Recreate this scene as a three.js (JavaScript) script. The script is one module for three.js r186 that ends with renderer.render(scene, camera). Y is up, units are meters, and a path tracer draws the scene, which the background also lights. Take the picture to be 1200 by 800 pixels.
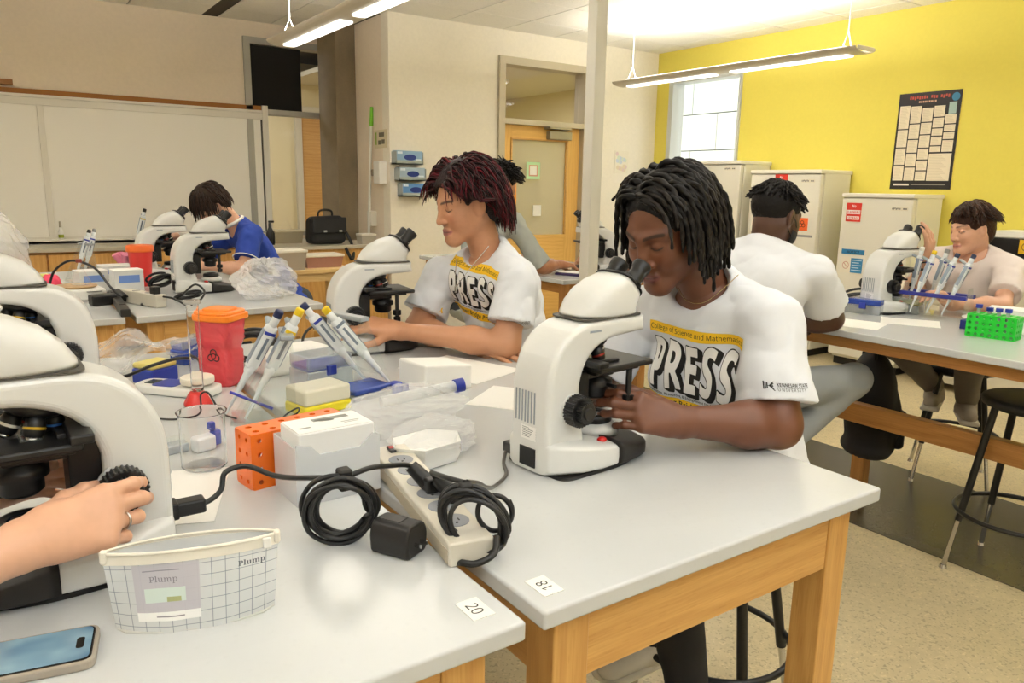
import * as THREE from 'three';
import { RoundedBoxGeometry } from 'three/addons/geometries/RoundedBoxGeometry.js';
import { mergeGeometries, mergeVertices } from 'three/addons/utils/BufferGeometryUtils.js';
import { RectAreaLightUniformsLib } from 'three/addons/lights/RectAreaLightUniformsLib.js';
import { ImprovedNoise } from 'three/addons/math/ImprovedNoise.js';

// ---------- camera, sky, lights, exposure ----------
const scene = new THREE.Scene();
const camera = new THREE.PerspectiveCamera(48.41, 1.5, 0.05, 60);
camera.rotation.order = 'YXZ';
camera.position.set(0, 1.43, 0);
camera.rotation.set(-0.20016, -0.60545, 0.01811);
const renderer = new THREE.WebGLRenderer();
renderer.toneMapping = THREE.LinearToneMapping;
renderer.toneMappingExposure = 1.0;
renderer.shadowMap.enabled = true;
RectAreaLightUniformsLib.init();
scene.background = new THREE.Color().setRGB(1.7, 1.78, 1.72);      // bright overcast day outside the side window
const CEIL = 2.9, TT = 0.91;
const WARM = new THREE.Color().setRGB(1.0, 0.978, 0.935);           // fluorescent lamp colour
const LAMP_DOWN = 8, LAMP_UP = 42, FLASH = 72;
// rows of suspended lamps: [x, z of centre]; the ones nearer than -3 hang above and behind the camera
const PENDANTS = [[1.87, -4.38], [5.08, -4.38], [5.08, -0.9], [1.87, -0.9], [-1.34, -0.9], [1.87, 2.0], [-1.34, -4.38]];

// ---------- helpers ----------
function rng(seed) { let s = seed >>> 0; return () => { s = (s + 0x6D2B79F5) >>> 0; let t = Math.imul(s ^ (s >>> 15), 1 | s); t = (t + Math.imul(t ^ (t >>> 7), 61 | t)) ^ t; return ((t ^ (t >>> 14)) >>> 0) / 4294967296; }; }
const PI = Math.PI, V = (x, y, z) => new THREE.Vector3(x, y, z);
const used = {};
function numbered(n) { const k = used[n] = (used[n] ?? -1) + 1; return k ? n + '_' + String(k).padStart(3, '0') : n; }
function mat(color, rough = 0.5, o = {}) {
  const phys = o.transmission || o.clearcoat || o.sheen || o.ior;
  return new (phys ? THREE.MeshPhysicalMaterial : THREE.MeshStandardMaterial)({ color, roughness: rough, ...o });
}
function part(name, geo, m, parent) {
  const g = Array.isArray(geo) ? merge(geo) : geo;
  const o = new THREE.Mesh(g, m); o.name = name; o.castShadow = o.receiveShadow = true; if (parent) parent.add(o); return o;
}
function merge(list) {
  const gs = list.map(g => { let q = g.index ? g.toNonIndexed() : g; if (!q.attributes.uv) q.setAttribute('uv', new THREE.BufferAttribute(new Float32Array(q.attributes.position.count * 2), 2)); for (const k of Object.keys(q.attributes)) if (!['position', 'normal', 'uv'].includes(k)) q.deleteAttribute(k); return q; });
  return mergeGeometries(gs);
}
function thing(name, label, category, p = [0, 0, 0], turn = 0, group) {
  const g = new THREE.Group(); g.name = numbered(name); g.position.set(...p); g.rotation.y = turn;
  g.userData = { label, category }; if (group) g.userData.group = group; scene.add(g); return g;
}
function single(name, label, category, geo, m, p = [0, 0, 0], turn = 0, group) {
  const o = part(numbered(name), geo, m); o.position.set(...p); o.rotation.y = turn; o.userData = { label, category }; if (group) o.userData.group = group; scene.add(o); return o;
}
function copy(src, p, turn, label) { const c = src.clone(); c.name = numbered(src.name.replace(/_\d+$/, '')); c.position.set(...p); c.rotation.y = turn; c.userData = { ...src.userData, label }; scene.add(c); return c; }
function struct(name, geo, m, p = [0, 0, 0]) { const o = part(name, geo, m); o.position.set(...p); o.userData = { kind: 'structure' }; scene.add(o); return o; }
function structGroup(name, p = [0, 0, 0], turn = 0) { const g = new THREE.Group(); g.name = name; g.position.set(...p); g.rotation.y = turn; g.userData = { kind: 'structure' }; scene.add(g); return g; }
// uv in metres, u along the grain axis
function boxUV(g, axis = 0, off = 0) {
  const p = g.attributes.position, n = g.attributes.normal, uv = new Float32Array(p.count * 2);
  for (let i = 0; i < p.count; i++) {
    const c = [p.getX(i), p.getY(i), p.getZ(i)], a = [Math.abs(n.getX(i)), Math.abs(n.getY(i)), Math.abs(n.getZ(i))];
    let d = a[0] > a[1] && a[0] > a[2] ? 0 : a[1] > a[2] ? 1 : 2;
    let ax = axis; if (d === axis) ax = (axis + 1) % 3;
    const o = 3 - d - ax;
    uv[i * 2] = c[ax] + off; uv[i * 2 + 1] = c[o] + (d === axis ? 0 : c[d] * 0.37) + off * 1.7;
  }
  g.setAttribute('uv', new THREE.BufferAttribute(uv, 2)); return g;
}
// box by size and centre, r = edge rounding
function bx(w, h, d, x = 0, y = 0, z = 0, r = 0, axis = 0, off = 0) {
  const g = r > 0 ? new RoundedBoxGeometry(w, h, d, 2, Math.min(r, w / 2.01, h / 2.01, d / 2.01)) : new THREE.BoxGeometry(w, h, d);
  g.translate(x, y, z); return boxUV(g, axis, off);
}
// box from corner to corner
function bb(x0, y0, z0, x1, y1, z1, r = 0, axis = 0, off = 0) { return bx(Math.abs(x1 - x0), Math.abs(y1 - y0), Math.abs(z1 - z0), (x0 + x1) / 2, (y0 + y1) / 2, (z0 + z1) / 2, r, axis, off); }
function cyl(r0, r1, h, x = 0, y = 0, z = 0, n = 20) { const g = new THREE.CylinderGeometry(r1, r0, h, n); g.translate(x, y + h / 2, z); return g; }
function rod(a, b, r0, r1 = r0, n = 12) {
  const A = V(...a), B = V(...b), d = B.clone().sub(A), L = d.length(), g = new THREE.CylinderGeometry(r1, r0, L, n);
  g.translate(0, L / 2, 0); g.applyQuaternion(new THREE.Quaternion().setFromUnitVectors(V(0, 1, 0), d.normalize())); g.translate(...a); return g;
}
function lathe(pts, n = 28) { return new THREE.LatheGeometry(pts.map(p => new THREE.Vector2(...p)), n); }
function tube(pts, r, seg = 0, closed = false, n = 8) { const c = new THREE.CatmullRomCurve3(pts.map(p => p.isVector3 ? p : V(...p)), closed, 'centripetal'); return new THREE.TubeGeometry(c, seg || pts.length * 8, r, n, closed); }
// outline in xy, extruded along z and centred, with a bevel
function prism(pts, d, bevel = 0, holes = [], curved = 6) {
  const s = pts instanceof THREE.Shape ? pts : new THREE.Shape(pts.map(p => new THREE.Vector2(...p)));
  for (const h of holes) s.holes.push(h instanceof THREE.Path ? h : new THREE.Path(h.map(p => new THREE.Vector2(...p))));
  const g = new THREE.ExtrudeGeometry(s, { depth: d - 2 * bevel, bevelEnabled: bevel > 0, bevelThickness: bevel, bevelSize: bevel, bevelOffset: -bevel, bevelSegments: 2, curveSegments: curved });
  g.translate(0, 0, -(d - 2 * bevel) / 2); return g;
}
function rot(g, x = 0, y = 0, z = 0) { if (x) g.rotateX(x); if (y) g.rotateY(y); if (z) g.rotateZ(z); return g; }
function mv(g, x, y, z) { g.translate(x, y, z); return g; }
// rounded outline through corner points
function roundedShape(pts, r) {
  const s = new THREE.Shape(), n = pts.length;
  for (let i = 0; i < n; i++) {
    const p = new THREE.Vector2(...pts[i]), a = new THREE.Vector2(...pts[(i + n - 1) % n]), b = new THREE.Vector2(...pts[(i + 1) % n]), q = Array.isArray(r) ? r[i] : r;
    const pa = p.clone().add(a.clone().sub(p).setLength(Math.min(q, a.distanceTo(p) * 0.49))), pb = p.clone().add(b.clone().sub(p).setLength(Math.min(q, b.distanceTo(p) * 0.49)));
    if (i) s.lineTo(pa.x, pa.y); else s.moveTo(pa.x, pa.y);
    s.quadraticCurveTo(p.x, p.y, pb.x, pb.y);
  }
  s.closePath(); return s;
}
// ---------- textures ----------
const noise = new ImprovedNoise();
function dataTex(w, h, f, srgb = true) {
  const d = new Uint8Array(w * h * 4);
  for (let y = 0; y < h; y++) for (let x = 0; x < w; x++) { const c = f(x / w, y / h, x, y), k = (y * w + x) * 4; d[k] = Math.max(0, Math.min(255, c[0])); d[k + 1] = Math.max(0, Math.min(255, c[1])); d[k + 2] = Math.max(0, Math.min(255, c[2])); d[k + 3] = c[3] ?? 255; }
  const t = new THREE.DataTexture(d, w, h); t.wrapS = t.wrapT = THREE.RepeatWrapping; t.magFilter = THREE.LinearFilter; t.minFilter = THREE.LinearMipmapLinearFilter; t.generateMipmaps = true; if (srgb) t.colorSpace = THREE.SRGBColorSpace; t.needsUpdate = true; return t;
}
// periodic value noise
function pnoise(seed, n) { const r = rng(seed), a = new Float32Array(n * n); for (let i = 0; i < n * n; i++) a[i] = r(); return (u, v, kx, ky) => { const X = u * kx, Y = v * ky, x0 = Math.floor(X), y0 = Math.floor(Y), fx = X - x0, fy = Y - y0, sx = fx * fx * (3 - 2 * fx), sy = fy * fy * (3 - 2 * fy), g = (i, j) => a[(((j % ky) + ky) % ky % n) * n + (((i % kx) + kx) % kx % n)]; return (g(x0, y0) * (1 - sx) + g(x0 + 1, y0) * sx) * (1 - sy) + (g(x0, y0 + 1) * (1 - sx) + g(x0 + 1, y0 + 1) * sx) * sy; }; }
const pn = pnoise(7, 256);
function woodTex(c0, c1, seed) {
  const q = pnoise(seed, 256);
  const t = dataTex(512, 512, (u, v) => {
    const w = q(u, v, 3, 5) * 0.5 + q(u, v, 6, 9) * 0.25;
    const ring = 0.5 + 0.5 * Math.sin((v * 11 + w * 2.2) * PI * 2);
    const fib = q(u, v, 10, 190) * 0.6 + q(u, v, 30, 250) * 0.4, pore = q(u, v, 26, 230) > 0.86 ? 0.35 : 0;
    const k = Math.min(1, Math.max(0, 0.25 * ring + 0.5 * fib + 0.25 * q(u, v, 2, 4) + pore * 0.5));
    return [0, 1, 2].map(i => c0[i] + (c1[i] - c0[i]) * k);
  });
  t.repeat.set(1 / 0.9, 1 / 0.45); return t;
}
function canvasTex(w, h, draw, srgb = true) {
  const c = document.createElement('canvas'); c.width = w; c.height = h; const x = c.getContext('2d'); draw(x, w, h);
  const t = new THREE.CanvasTexture(c); if (srgb) t.colorSpace = THREE.SRGBColorSpace; t.anisotropy = 4; return t;
}
const T = {
  oak: woodTex([224, 178, 106], [190, 138, 70], 3),
  oakDark: woodTex([204, 148, 82], [160, 106, 52], 5),
};
const M = {
  oak: mat(0xffffff, 0.42, { map: T.oak }), oakDark: mat(0xffffff, 0.45, { map: T.oakDark }),
  white: mat(0xf1efe8, 0.4), cream: mat(0xece6d4, 0.5), black: mat(0x141414, 0.4), blackGloss: mat(0x0d0d0e, 0.18), rubber: mat(0x1b1b1c, 0.6),
  chrome: mat(0xc8c8c8, 0.18, { metalness: 1 }), steel: mat(0xa9a9a6, 0.35, { metalness: 1 }), grey: mat(0x9a9a98, 0.5), paper: mat(0xf4f2ec, 0.8),
  blue: mat(0x27399e, 0.35), yellow: mat(0xe8c51c, 0.4), orange: mat(0xf2691b, 0.4),
  clear: mat(0xffffff, 0.06, { transmission: 1, thickness: 0, ior: 1.35 }),
  film: mat(0xf7f5ee, 0.35, { transmission: 0.8, thickness: 0, ior: 1.3 }),
};
// ---------- the room ----------
const XW = 6.32, ZD = -6.38, ZB = -7.58, XR = 3.05, XL = -3.6, ZF = 3.6;
{
  const speck = dataTex(1024, 1024, (u, v, x, y) => {
    const n = pn(u, v, 256, 256), m = pn(u + .37, v + .11, 250, 250), b = pn(u, v, 9, 9) * .5 + pn(u, v, 23, 23) * .5, s = pn(u, v, 90, 90);
    let k = 0.94 + 0.06 * b + 0.05 * (s - .5); if (n > 0.78) k -= 0.13; if (m > 0.84) k += 0.07; if (pn(u + .5, v, 60, 60) > .95) k -= .08;
    return [206 * k, 190 * k, 152 * k];
  }); speck.repeat.set(1 / 1.6, 1 / 1.6);
  const dark = dataTex(512, 512, (u, v) => {
    const n = pn(u, v, 200, 200), b = pn(u, v, 4, 4) * .6 + pn(u, v, 11, 11) * .4, k = 0.82 + 0.36 * b + (n > .8 ? .12 : 0); return [66 * k, 62 * k, 53 * k];
  }); dark.repeat.set(1 / 1.2, 1 / 1.2);
  struct('floor', bb(XL - .3, -0.12, ZB - 2.2, XW + .3, 0, ZF + .3), mat(0xffffff, 0.34, { map: speck }));
  struct('floor_strip', bb(3.034, 0.0002, ZD, 3.905, 0.003, ZF), mat(0xffffff, 0.25, { map: dark }));
  const wallGrain = (c, a = 0.02) => { const t = dataTex(256, 256, (u, v) => { const k = 1 - a + a * (pn(u, v, 6, 6) + pn(u, v, 128, 128) - .6); return c.map(x => x * k); }); t.repeat.set(.5, .5); return t; };
  const cream = mat(0xffffff, 0.75, { map: wallGrain([244, 236, 218]) }), yellow = mat(0xffffff, 0.7, { map: wallGrain([228, 212, 92], .012) });
  const tan = mat(0xffffff, 0.75, { map: wallGrain([240, 225, 204]) });
  // back wall with the opening of window 1
  const w1 = [2.17, 3.0, 0.92, 2.72];
  struct('wall_back', [bb(XL - .2, 0, ZB - .14, w1[0], CEIL, ZB), bb(w1[0], 0, ZB - .14, w1[1], w1[2], ZB), bb(w1[0], w1[3], ZB - .14, w1[1], CEIL, ZB)], tan);
  const concrete = dataTex(256, 256, (u, v) => { const k = .86 + .2 * (pn(u, v, 5, 3) * .5 + pn(u, v, 20, 9) * .3 + pn(u, v, 120, 120) * .2); return [140 * k, 124 * k, 98 * k]; });
  struct('column_concrete', bb(2.85, 0, ZB + .035, XR - .002, CEIL, -7.1), mat(0xffffff, .85, { map: concrete }));
  struct('wall_return', bb(XR, 0, ZB - .14, XR + .15, CEIL, ZD - .14), tan);
  // door wall
  const d0 = 4.24, d1 = 5.29, dt = 2.05, tt = 2.62;
  struct('wall_door', [bb(XR, 0, ZD - .14, d0, CEIL, ZD), bb(d1, 0, ZD - .14, XW + .2, CEIL, ZD), bb(d0, tt, ZD - .14, d1, CEIL, ZD)], cream);
  // yellow wall with window 2
  const y0 = -6.18, y1 = -5.2, yb = 0.9, yt = 2.6;
  struct('wall_yellow', [bb(XW, 0, y1, XW + .16, CEIL, ZF + .2), bb(XW, 0, ZD - .14, XW + .16, CEIL, y0), bb(XW, 0, y0, XW + .16, yb, y1), bb(XW, yt, y0, XW + .16, CEIL, y1)], yellow);
  struct('wall_left', bb(XL - .2, 0, ZB - .14, XL, CEIL, ZF + .2), cream);
  struct('wall_front', bb(XL - .2, 0, ZF, XW + .16, CEIL, ZF + .16), cream);
  struct('baseboard_yellow', bb(XW - .012, 0, y0, XW, .1, ZF), mat(0x4a463e, .5));
  // ceiling: slab and separate tiles
  const slab = struct('ceiling', bb(XL - .3, CEIL + .012, ZB - 2.3, XW + .3, CEIL + .12, ZF + .3), mat(0x4a443b, .9));
  const tileTex = dataTex(256, 256, (u, v) => { const k = .97 + .03 * pn(u, v, 200, 200) - (pn(u + .3, v, 110, 110) > .88 ? .05 : 0); return [244 * k, 240 * k, 230 * k]; });
  const tm = mat(0xffffff, .9, { map: tileTex }), slotM = mat(0x8d8470, .8);
  const tg = bx(.599, .02, .599, 0, 0, 0, .003);
  for (let i = -8; i < 9; i++) for (let j = -12; j < 7; j++) {
    const x = 1.19 + (i + .5) * .61, z = -4.09 + (j + 6.5) * .61; if (x < XL || x > XW + .15 || z < ZB - .3 || z > ZF) continue;
    if (x > XR + .15 && z < ZD - .31) continue;
    if (i === 1) { const t = part('slot_panel', bx(.46, .012, .603), tm, slab); t.position.set(x + .07, CEIL + .006, z); continue; }
    const t = part('ceiling_tile', tg, tm, slab); t.position.set(x, CEIL + .0099, z);
  }
  // white post
  struct('column_post', bx(.075, CEIL, .075, 2.735, CEIL / 2, -3.22, .006), mat(0xd9d5c8, .5));
  // ---- window 1 (beside the whiteboard)
  const alu = mat(0xa9a69c, .45, { metalness: .3 });
  const W = structGroup('window_1');
  const fr = (n, a, p) => part(n, a, alu, p);
  fr('window_frame', [bb(w1[0] - .03, w1[2], ZB - .1, w1[0] + .03, w1[3] - .02, ZB + .03), bb(w1[1] - .05, w1[2], ZB - .1, w1[1] + .045, w1[3] - .02, ZB + .03), bb(w1[0] - .03, w1[3] - .02, ZB - .1, w1[1] + .045, w1[3] + .04, ZB + .031), bb(w1[0] + .03, 2.07, ZB - .1, w1[1] - .05, 2.12, ZB + .02), bb(w1[0] + .03, w1[2], ZB - .1, w1[1] - .05, w1[2] + .05, ZB + .029)], W);
  part('pane', bb(w1[0] + .03, w1[2] + .05, ZB - .055, w1[1] - .05, 2.07, ZB - .05), M.clear, W);
  part('pane', bb(w1[0] + .03, 2.12, ZB - .055, w1[1] - .05, w1[3] - .02, ZB - .05), M.clear, W);
  single('black_paper', 'black paper sheet covering the upper window pane beside the whiteboard', 'paper', bb(2.18, 2.09, ZB - .045, 2.7, 2.7, ZB - .04), mat(0x15130f, .85));
  // ---- corridor behind
  const hall = mat(0xe6d9b0, .8);
  struct('wall_corridor', [bb(XL, 0, -9.9, XW + .16, CEIL, -9.75), bb(XW, 0, -9.74, XW + .16, CEIL, ZD - .141)], hall);
  struct('wall_corridor_end', bb(XL - .2, 0, -9.9, XL, CEIL, ZB - .14), hall);
  struct('ceiling_corridor', bb(XR + .16, CEIL - .25, -9.74, XW - .01, CEIL - .2, ZD - .15), mat(0xddd6bf, .85));
  const D2 = structGroup('door_2'); part('door_leaf', bb(3.42, 0, -9.75, 4.0, 2.3, -9.7), M.oak, D2); part('door_frame', [bb(3.34, 0, -9.75, 3.42, 2.38, -9.68), bb(3.42, 2.3, -9.75, 4.0, 2.38, -9.68)], mat(0xd6cfba, .5), D2);
  for (const [x, z, l] of [[2.2, -8.7, 'corridor strip lamp seen through the window beside the whiteboard'], [4.9, -7.7, 'corridor ceiling lamp seen through the glass above the door']]) {
    const t = thing('corridor_lamp', l, 'lamp', [x, CEIL - (x > 3 ? .25 : 0), z]);
    part('lamp_housing', bx(.5, .04, .22, 0, -.02, 0, .004), M.white, t);
    part('lamp_diffuser', bx(.46, .01, .18, 0, -.042, 0), mat(0xffffff, .5, { emissive: WARM, emissiveIntensity: 4 }), t);
    const L = new THREE.RectAreaLight(WARM, 90, .46, .18); L.position.set(0, -.05, 0); L.rotation.x = -PI / 2; t.add(L);
  }
  // ---- door 1 with transom
  const D = structGroup('door_1');
  const fm = mat(0xbfb49a, .45);
  part('door_frame', [bb(d0 - .04, 0, ZD - .139, d0 + .03, tt - .03, ZD + .03), bb(d1 - .03, 0, ZD - .139, d1 + .04, tt - .03, ZD + .03), bb(d0 - .04, tt - .03, ZD - .139, d1 + .04, tt + .04, ZD + .031), bb(d0 + .03, dt - .01, ZD - .12, d1 - .03, dt + .04, ZD + .029)], fm, D);
  part('transom_pane', bb(d0 + .03, dt + .04, ZD - .08, d1 - .03, tt - .03, ZD - .075), M.clear, D);
  const a0 = d0 + .03, a1 = d1 - .03, g0 = a0 + .13, g1 = a1 - .17, gb = .95, gt = dt - .15;
  const leaf = part('door_leaf', [bb(a0, .01, ZD - .09, g0, dt - .01, ZD - .04, 0, 1), bb(g1, .01, ZD - .09, a1, dt - .01, ZD - .04, 0, 1), bb(g0, gt, ZD - .09, g1, dt - .01, ZD - .04), bb(g0, .01, ZD - .09, g1, gb, ZD - .04)], mat(0xffffff, .42, { map: woodTex([240, 196, 112], [214, 164, 84], 11) }), D);
  part('door_pane', bb(g0, gb, ZD - .07, g1, gt, ZD - .06), mat(0xe9e4cc, .25, { transmission: .55, thickness: 0 }), leaf);
  part('door_bead', [bb(g0 - .015, gb, ZD - .04, g0, gt, ZD - .03), bb(g1, gb, ZD - .04, g1 + .015, gt, ZD - .03), bb(g0 - .015, gt, ZD - .04, g1 + .015, gt + .015, ZD - .03)], M.oak, leaf);
  part('door_closer', [bb(g1 - .27, gt + .015, ZD - .04, g1 + .02, gt + .1, ZD + .03, .01), bb(g1 - .3, dt - .035, ZD - .04, g1 - .02, dt - .015, ZD + .07)], mat(0xa7a08c, .4, { metalness: .5 }), D);
  // ---- window 2 on the yellow wall, and the pale block seen outside
  const W2 = structGroup('window_2');
  part('window_frame', [bb(XW - .02, yb, y0 + .001, XW + .159, yt, y0 + .06), bb(XW - .02, yb, y1 - .03, XW + .159, yt, y1 - .001), bb(XW - .019, yt - .04, y0 + .06, XW + .158, yt - .001, y1 - .03), bb(XW - .019, yb + .001, y0 + .06, XW + .158, yb + .05, y1 - .03)], mat(0xc7c9c4, .4), W2);
  part('pane', bb(XW + .08, yb + .05, y0 + .09, XW + .086, yt - .04, y1 - .03), M.clear, W2);
}
{ // building seen outside window 2: pale panels
  const b = thing('outside_wall', 'pale panelled building wall seen bright through the side window', 'building', [9.6, 0, -8.3]);
  const pm = [mat(0xf4f6f2, .8), mat(0xeef2ee, .8), mat(0xf7f8f5, .8)], g = bx(.12, .545, .9, 0, 0, 0, .01);
  part('backing', bx(.1, 6, 9, .12, 2, 0), mat(0xdfe5de, .9), b);
  for (let i = 0; i < 7; i++) for (let j = -2; j < 8; j++) { const p = part('panel', g, pm[(i * 5 + j * 3 + 30) % 3], b); p.position.set(0, .1 + i * .56, (j - 2.5) * .92 + (i % 2) * .4); }
}
// ---------- the photographer's flash, behind the lens, turned up and back so that its light returns from the ceiling ----------
{
  const t = thing('camera_flash', 'small black flash unit turned up to the ceiling behind the photographer', 'flash', [.05, 1.6, .4]);
  part('flash_body', bx(.07, .1, .05, 0, -.06, 0, .008), M.black, t);
  part('flash_head', bx(.075, .05, .055, 0, .015, 0, .006), M.black, t);
  part('flash_window', bx(.06, .004, .04, 0, .042, 0, .001), mat(0xffffff, .4, { emissive: 0xffffff, emissiveIntensity: 2 }), t);
  const L = new THREE.SpotLight(new THREE.Color().setRGB(.88, .98, 1.14), FLASH, 0, .72, .6); L.position.set(0, .056, 0); L.target.position.set(.1, 1.3, .95); L.castShadow = true; L.shadow.radius = 2; t.add(L); t.add(L.target);
}
// ---------- suspended lamps ----------
{
  const shell = mat(0xd9d2c2, .35), glow = mat(0xffffff, .5, { emissive: WARM, emissiveIntensity: 2.2 }), upGlow = mat(0xffffff, .5, { emissive: WARM, emissiveIntensity: 3 });
  const prof = []; for (let i = 0; i <= 16; i++) { const a = PI + PI * i / 16; prof.push([Math.cos(a) * .125, Math.sin(a) * .04 + .03]); }
  for (let i = 16; i >= 0; i--) { const a = PI + PI * i / 16; prof.push([Math.cos(a) * .118, Math.sin(a) * .034 + .032]); }
  const body = prism(prof, 2.44, 0);
  const labels = ['white pendant tube lamp hanging near the black-papered window', 'white pendant tube lamp hanging in front of the yellow wall', 'white pendant lamp over the near end of the right bench', 'white pendant lamp right above the front benches', 'white pendant lamp over the left side of the room', 'white pendant lamp behind the photographer', 'white pendant lamp near the left end of the whiteboard'];
  PENDANTS.forEach(([x, z], k) => {
    const t = thing('pendant_lamp', labels[k], 'lamp', [x, 2.38, z], 0, 'suspended tube lamps');
    part('lamp_shell', body, shell, t);
    part('end_cap', bx(.2, .03, .012, 0, .022, 1.222, .006), shell, t); part('end_cap', bx(.2, .03, .012, 0, .022, -1.222, .006), shell, t);
    for (const s of [-1, 1]) {
      part('tube_diffuser', mv(prism(roundedShape([[-.045, -1.04 / 2], [.045, -1.04 / 2], [.045, 1.04 / 2], [-.045, 1.04 / 2]], .03), .01, .002).rotateX(PI / 2), 0, -.0125, s * .6), glow, t);
      const L = new THREE.RectAreaLight(WARM, LAMP_DOWN, .09, 1.04); L.position.set(0, -.02, s * .6); L.rotation.x = -PI / 2; t.add(L);
    }
    part('uplight_tube', [rod([-.05, .035, -1.1], [-.05, .035, 1.1], .013), rod([.05, .035, -1.1], [.05, .035, 1.1], .013)], upGlow, t);
    const U = new THREE.RectAreaLight(WARM, LAMP_UP, .16, 2.2); U.position.set(0, .056, 0); U.rotation.x = PI / 2; t.add(U);
    for (const s of [-1, 1]) part('suspension_wire', [rod([0, .16, s * 1.08], [0, CEIL - 2.38, s * 1.08], .004), rod([-.06, .025, s * 1.08], [0, .16, s * 1.08], .003), rod([.06, .025, s * 1.08], [0, .16, s * 1.08], .003)], M.white, t);
  });
}
// ---------- benches ----------
const benchTop = mat(0xffffff, 0.2, { map: dataTex(256, 256, (u, v) => { const k = .985 + .02 * pn(u, v, 5, 5) - (pn(u, v, 200, 200) > .9 ? .012 : 0); return [200 * k, 202 * k, 201 * k]; }), ior: 1.45 });
function bench(label, x0, x1, z0, z1, o = {}) {            // z0 far end, z1 near end
  const cx = (x0 + x1) / 2, cz = (z0 + z1) / 2, w = x1 - x0, d = z1 - z0;
  const t = thing('lab_bench', label, 'table', [cx, 0, cz], 0, 'lab benches');
  part('table_top', bx(w, .027, d, 0, TT - .0135, 0, .005), benchTop, t);
  const L = .062, ix = w / 2 - .04 - L / 2, iz = d / 2 - .03 - L / 2, h = TT - .027, ah = o.apron ?? .118;
  for (const sx of [-1, 1]) for (const sz of [-1, 1]) part('leg', bx(L, h, L, sx * ix, h / 2, sz * iz, .003, 1, sx + sz * 3), o.m ?? M.oak, t);
  for (const s of [-1, 1]) {
    part('apron', bx(2 * ix - L, ah, .022, 0, h - ah / 2, s * (iz + L / 2 - .014), .002, 0, s), o.m ?? M.oak, t);
    part('side_rail', bx(.022, o.rail ?? ah, 2 * iz - L, s * (ix + L / 2 - .014), h - (o.rail ?? ah) / 2, 0, .002, 2, s * 2), o.m ?? M.oak, t);
  }
  if (o.stretcher) {
    part('stretcher', bx(.05, .085, 2 * iz - L, 0, o.stretcher, 0, .004, 2), M.oakDark, t);
    for (const s of [-1, 1]) part('end_stretcher', bx(2 * ix - L, .085, .04, 0, o.stretcher, s * iz, .003), M.oakDark, t);
  }
  return t;
}
bench('grey-topped oak bench numbered 20 in the left foreground', -.262, .5, -2.51, -.679);
bench('grey-topped oak bench numbered 18 in the right foreground', .529, 1.291, -2.51, -.682);
bench('far oak bench left of the gap, with black cables and a pink ball', -.34, .415, -5.05, -3.23);
bench('far oak bench where the person in blue sits', .452, 1.21, -5.05, -3.225);
const rightOpts = { apron: .045, rail: .048, m: M.oakDark };
bench('right bench carrying the green tube rack', 2.70, 3.462, -1.97, -.14, { ...rightOpts, stretcher: .49 });
bench('distant bench beside the white post, with a notebook on it', 2.72, 3.48, -5.2, -3.42, { apron: .06, m: M.oakDark });

// ---------- stools ----------
function stool(label, x, z, turn, h = .62) {
  const t = thing('lab_stool', label, 'stool', [x, 0, z], turn, 'black lab stools');
  part('seat', lathe([[0, h], [.155, h], [.168, h - .006], [.172, h - .016], [.168, h - .032], [.15, h - .036], [0, h - .036]]), M.rubber, t);
  part('seat_pan', cyl(.13, .13, .012, 0, h - .048, 0, 24), M.black, t);
  for (let k = 0; k < 4; k++) {
    const a = PI / 4 + k * PI / 2, c = Math.cos(a), s = Math.sin(a), p = y => { const r = .13 + (.235 - .13) * (1 - y / (h - .04)); return [c * r, y, s * r]; };
    const leg = part('leg', rod(p(.2), p(h - .04), .0135), M.black, t);
    part('leg_extension', rod(p(.012), p(.21), .0095), M.chrome, leg);
    part('foot_glide', cyl(.016, .012, .014, ...p(0)), M.chrome, leg);
  }
  const R = .13 + (.235 - .13) * (1 - .24 / (h - .04));
  part('foot_ring', mv(rot(new THREE.TorusGeometry(R + .01, .009, 10, 48), PI / 2), 0, .24, 0), M.black, t);
  return t;
}
stool('black stool with footring tucked under the right bench at the frame edge', 3.14, -1.13, .03, .7);
stool('black stool under the woman at bench 18', 1.53, -1.22, .3, .62);
stool('black stool under the person at the left edge of bench 20', -.66, -1.06, .2, .6);
stool('black stool under the red-haired woman', 1.62, -2.12, .1, .6);
stool('black stool under the man seen from behind', 2.37, -1.84, .4, .6);
stool('black stool with grey trainer on its ring, behind the right bench', 3.99, -1.78, .5, .6);
stool('black stool under the person in the blue shirt', 1.58, -4.6, .4, .6);
stool('black stool standing half hidden behind the right bench', 3.98, -1.2, .3, .62);
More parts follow.
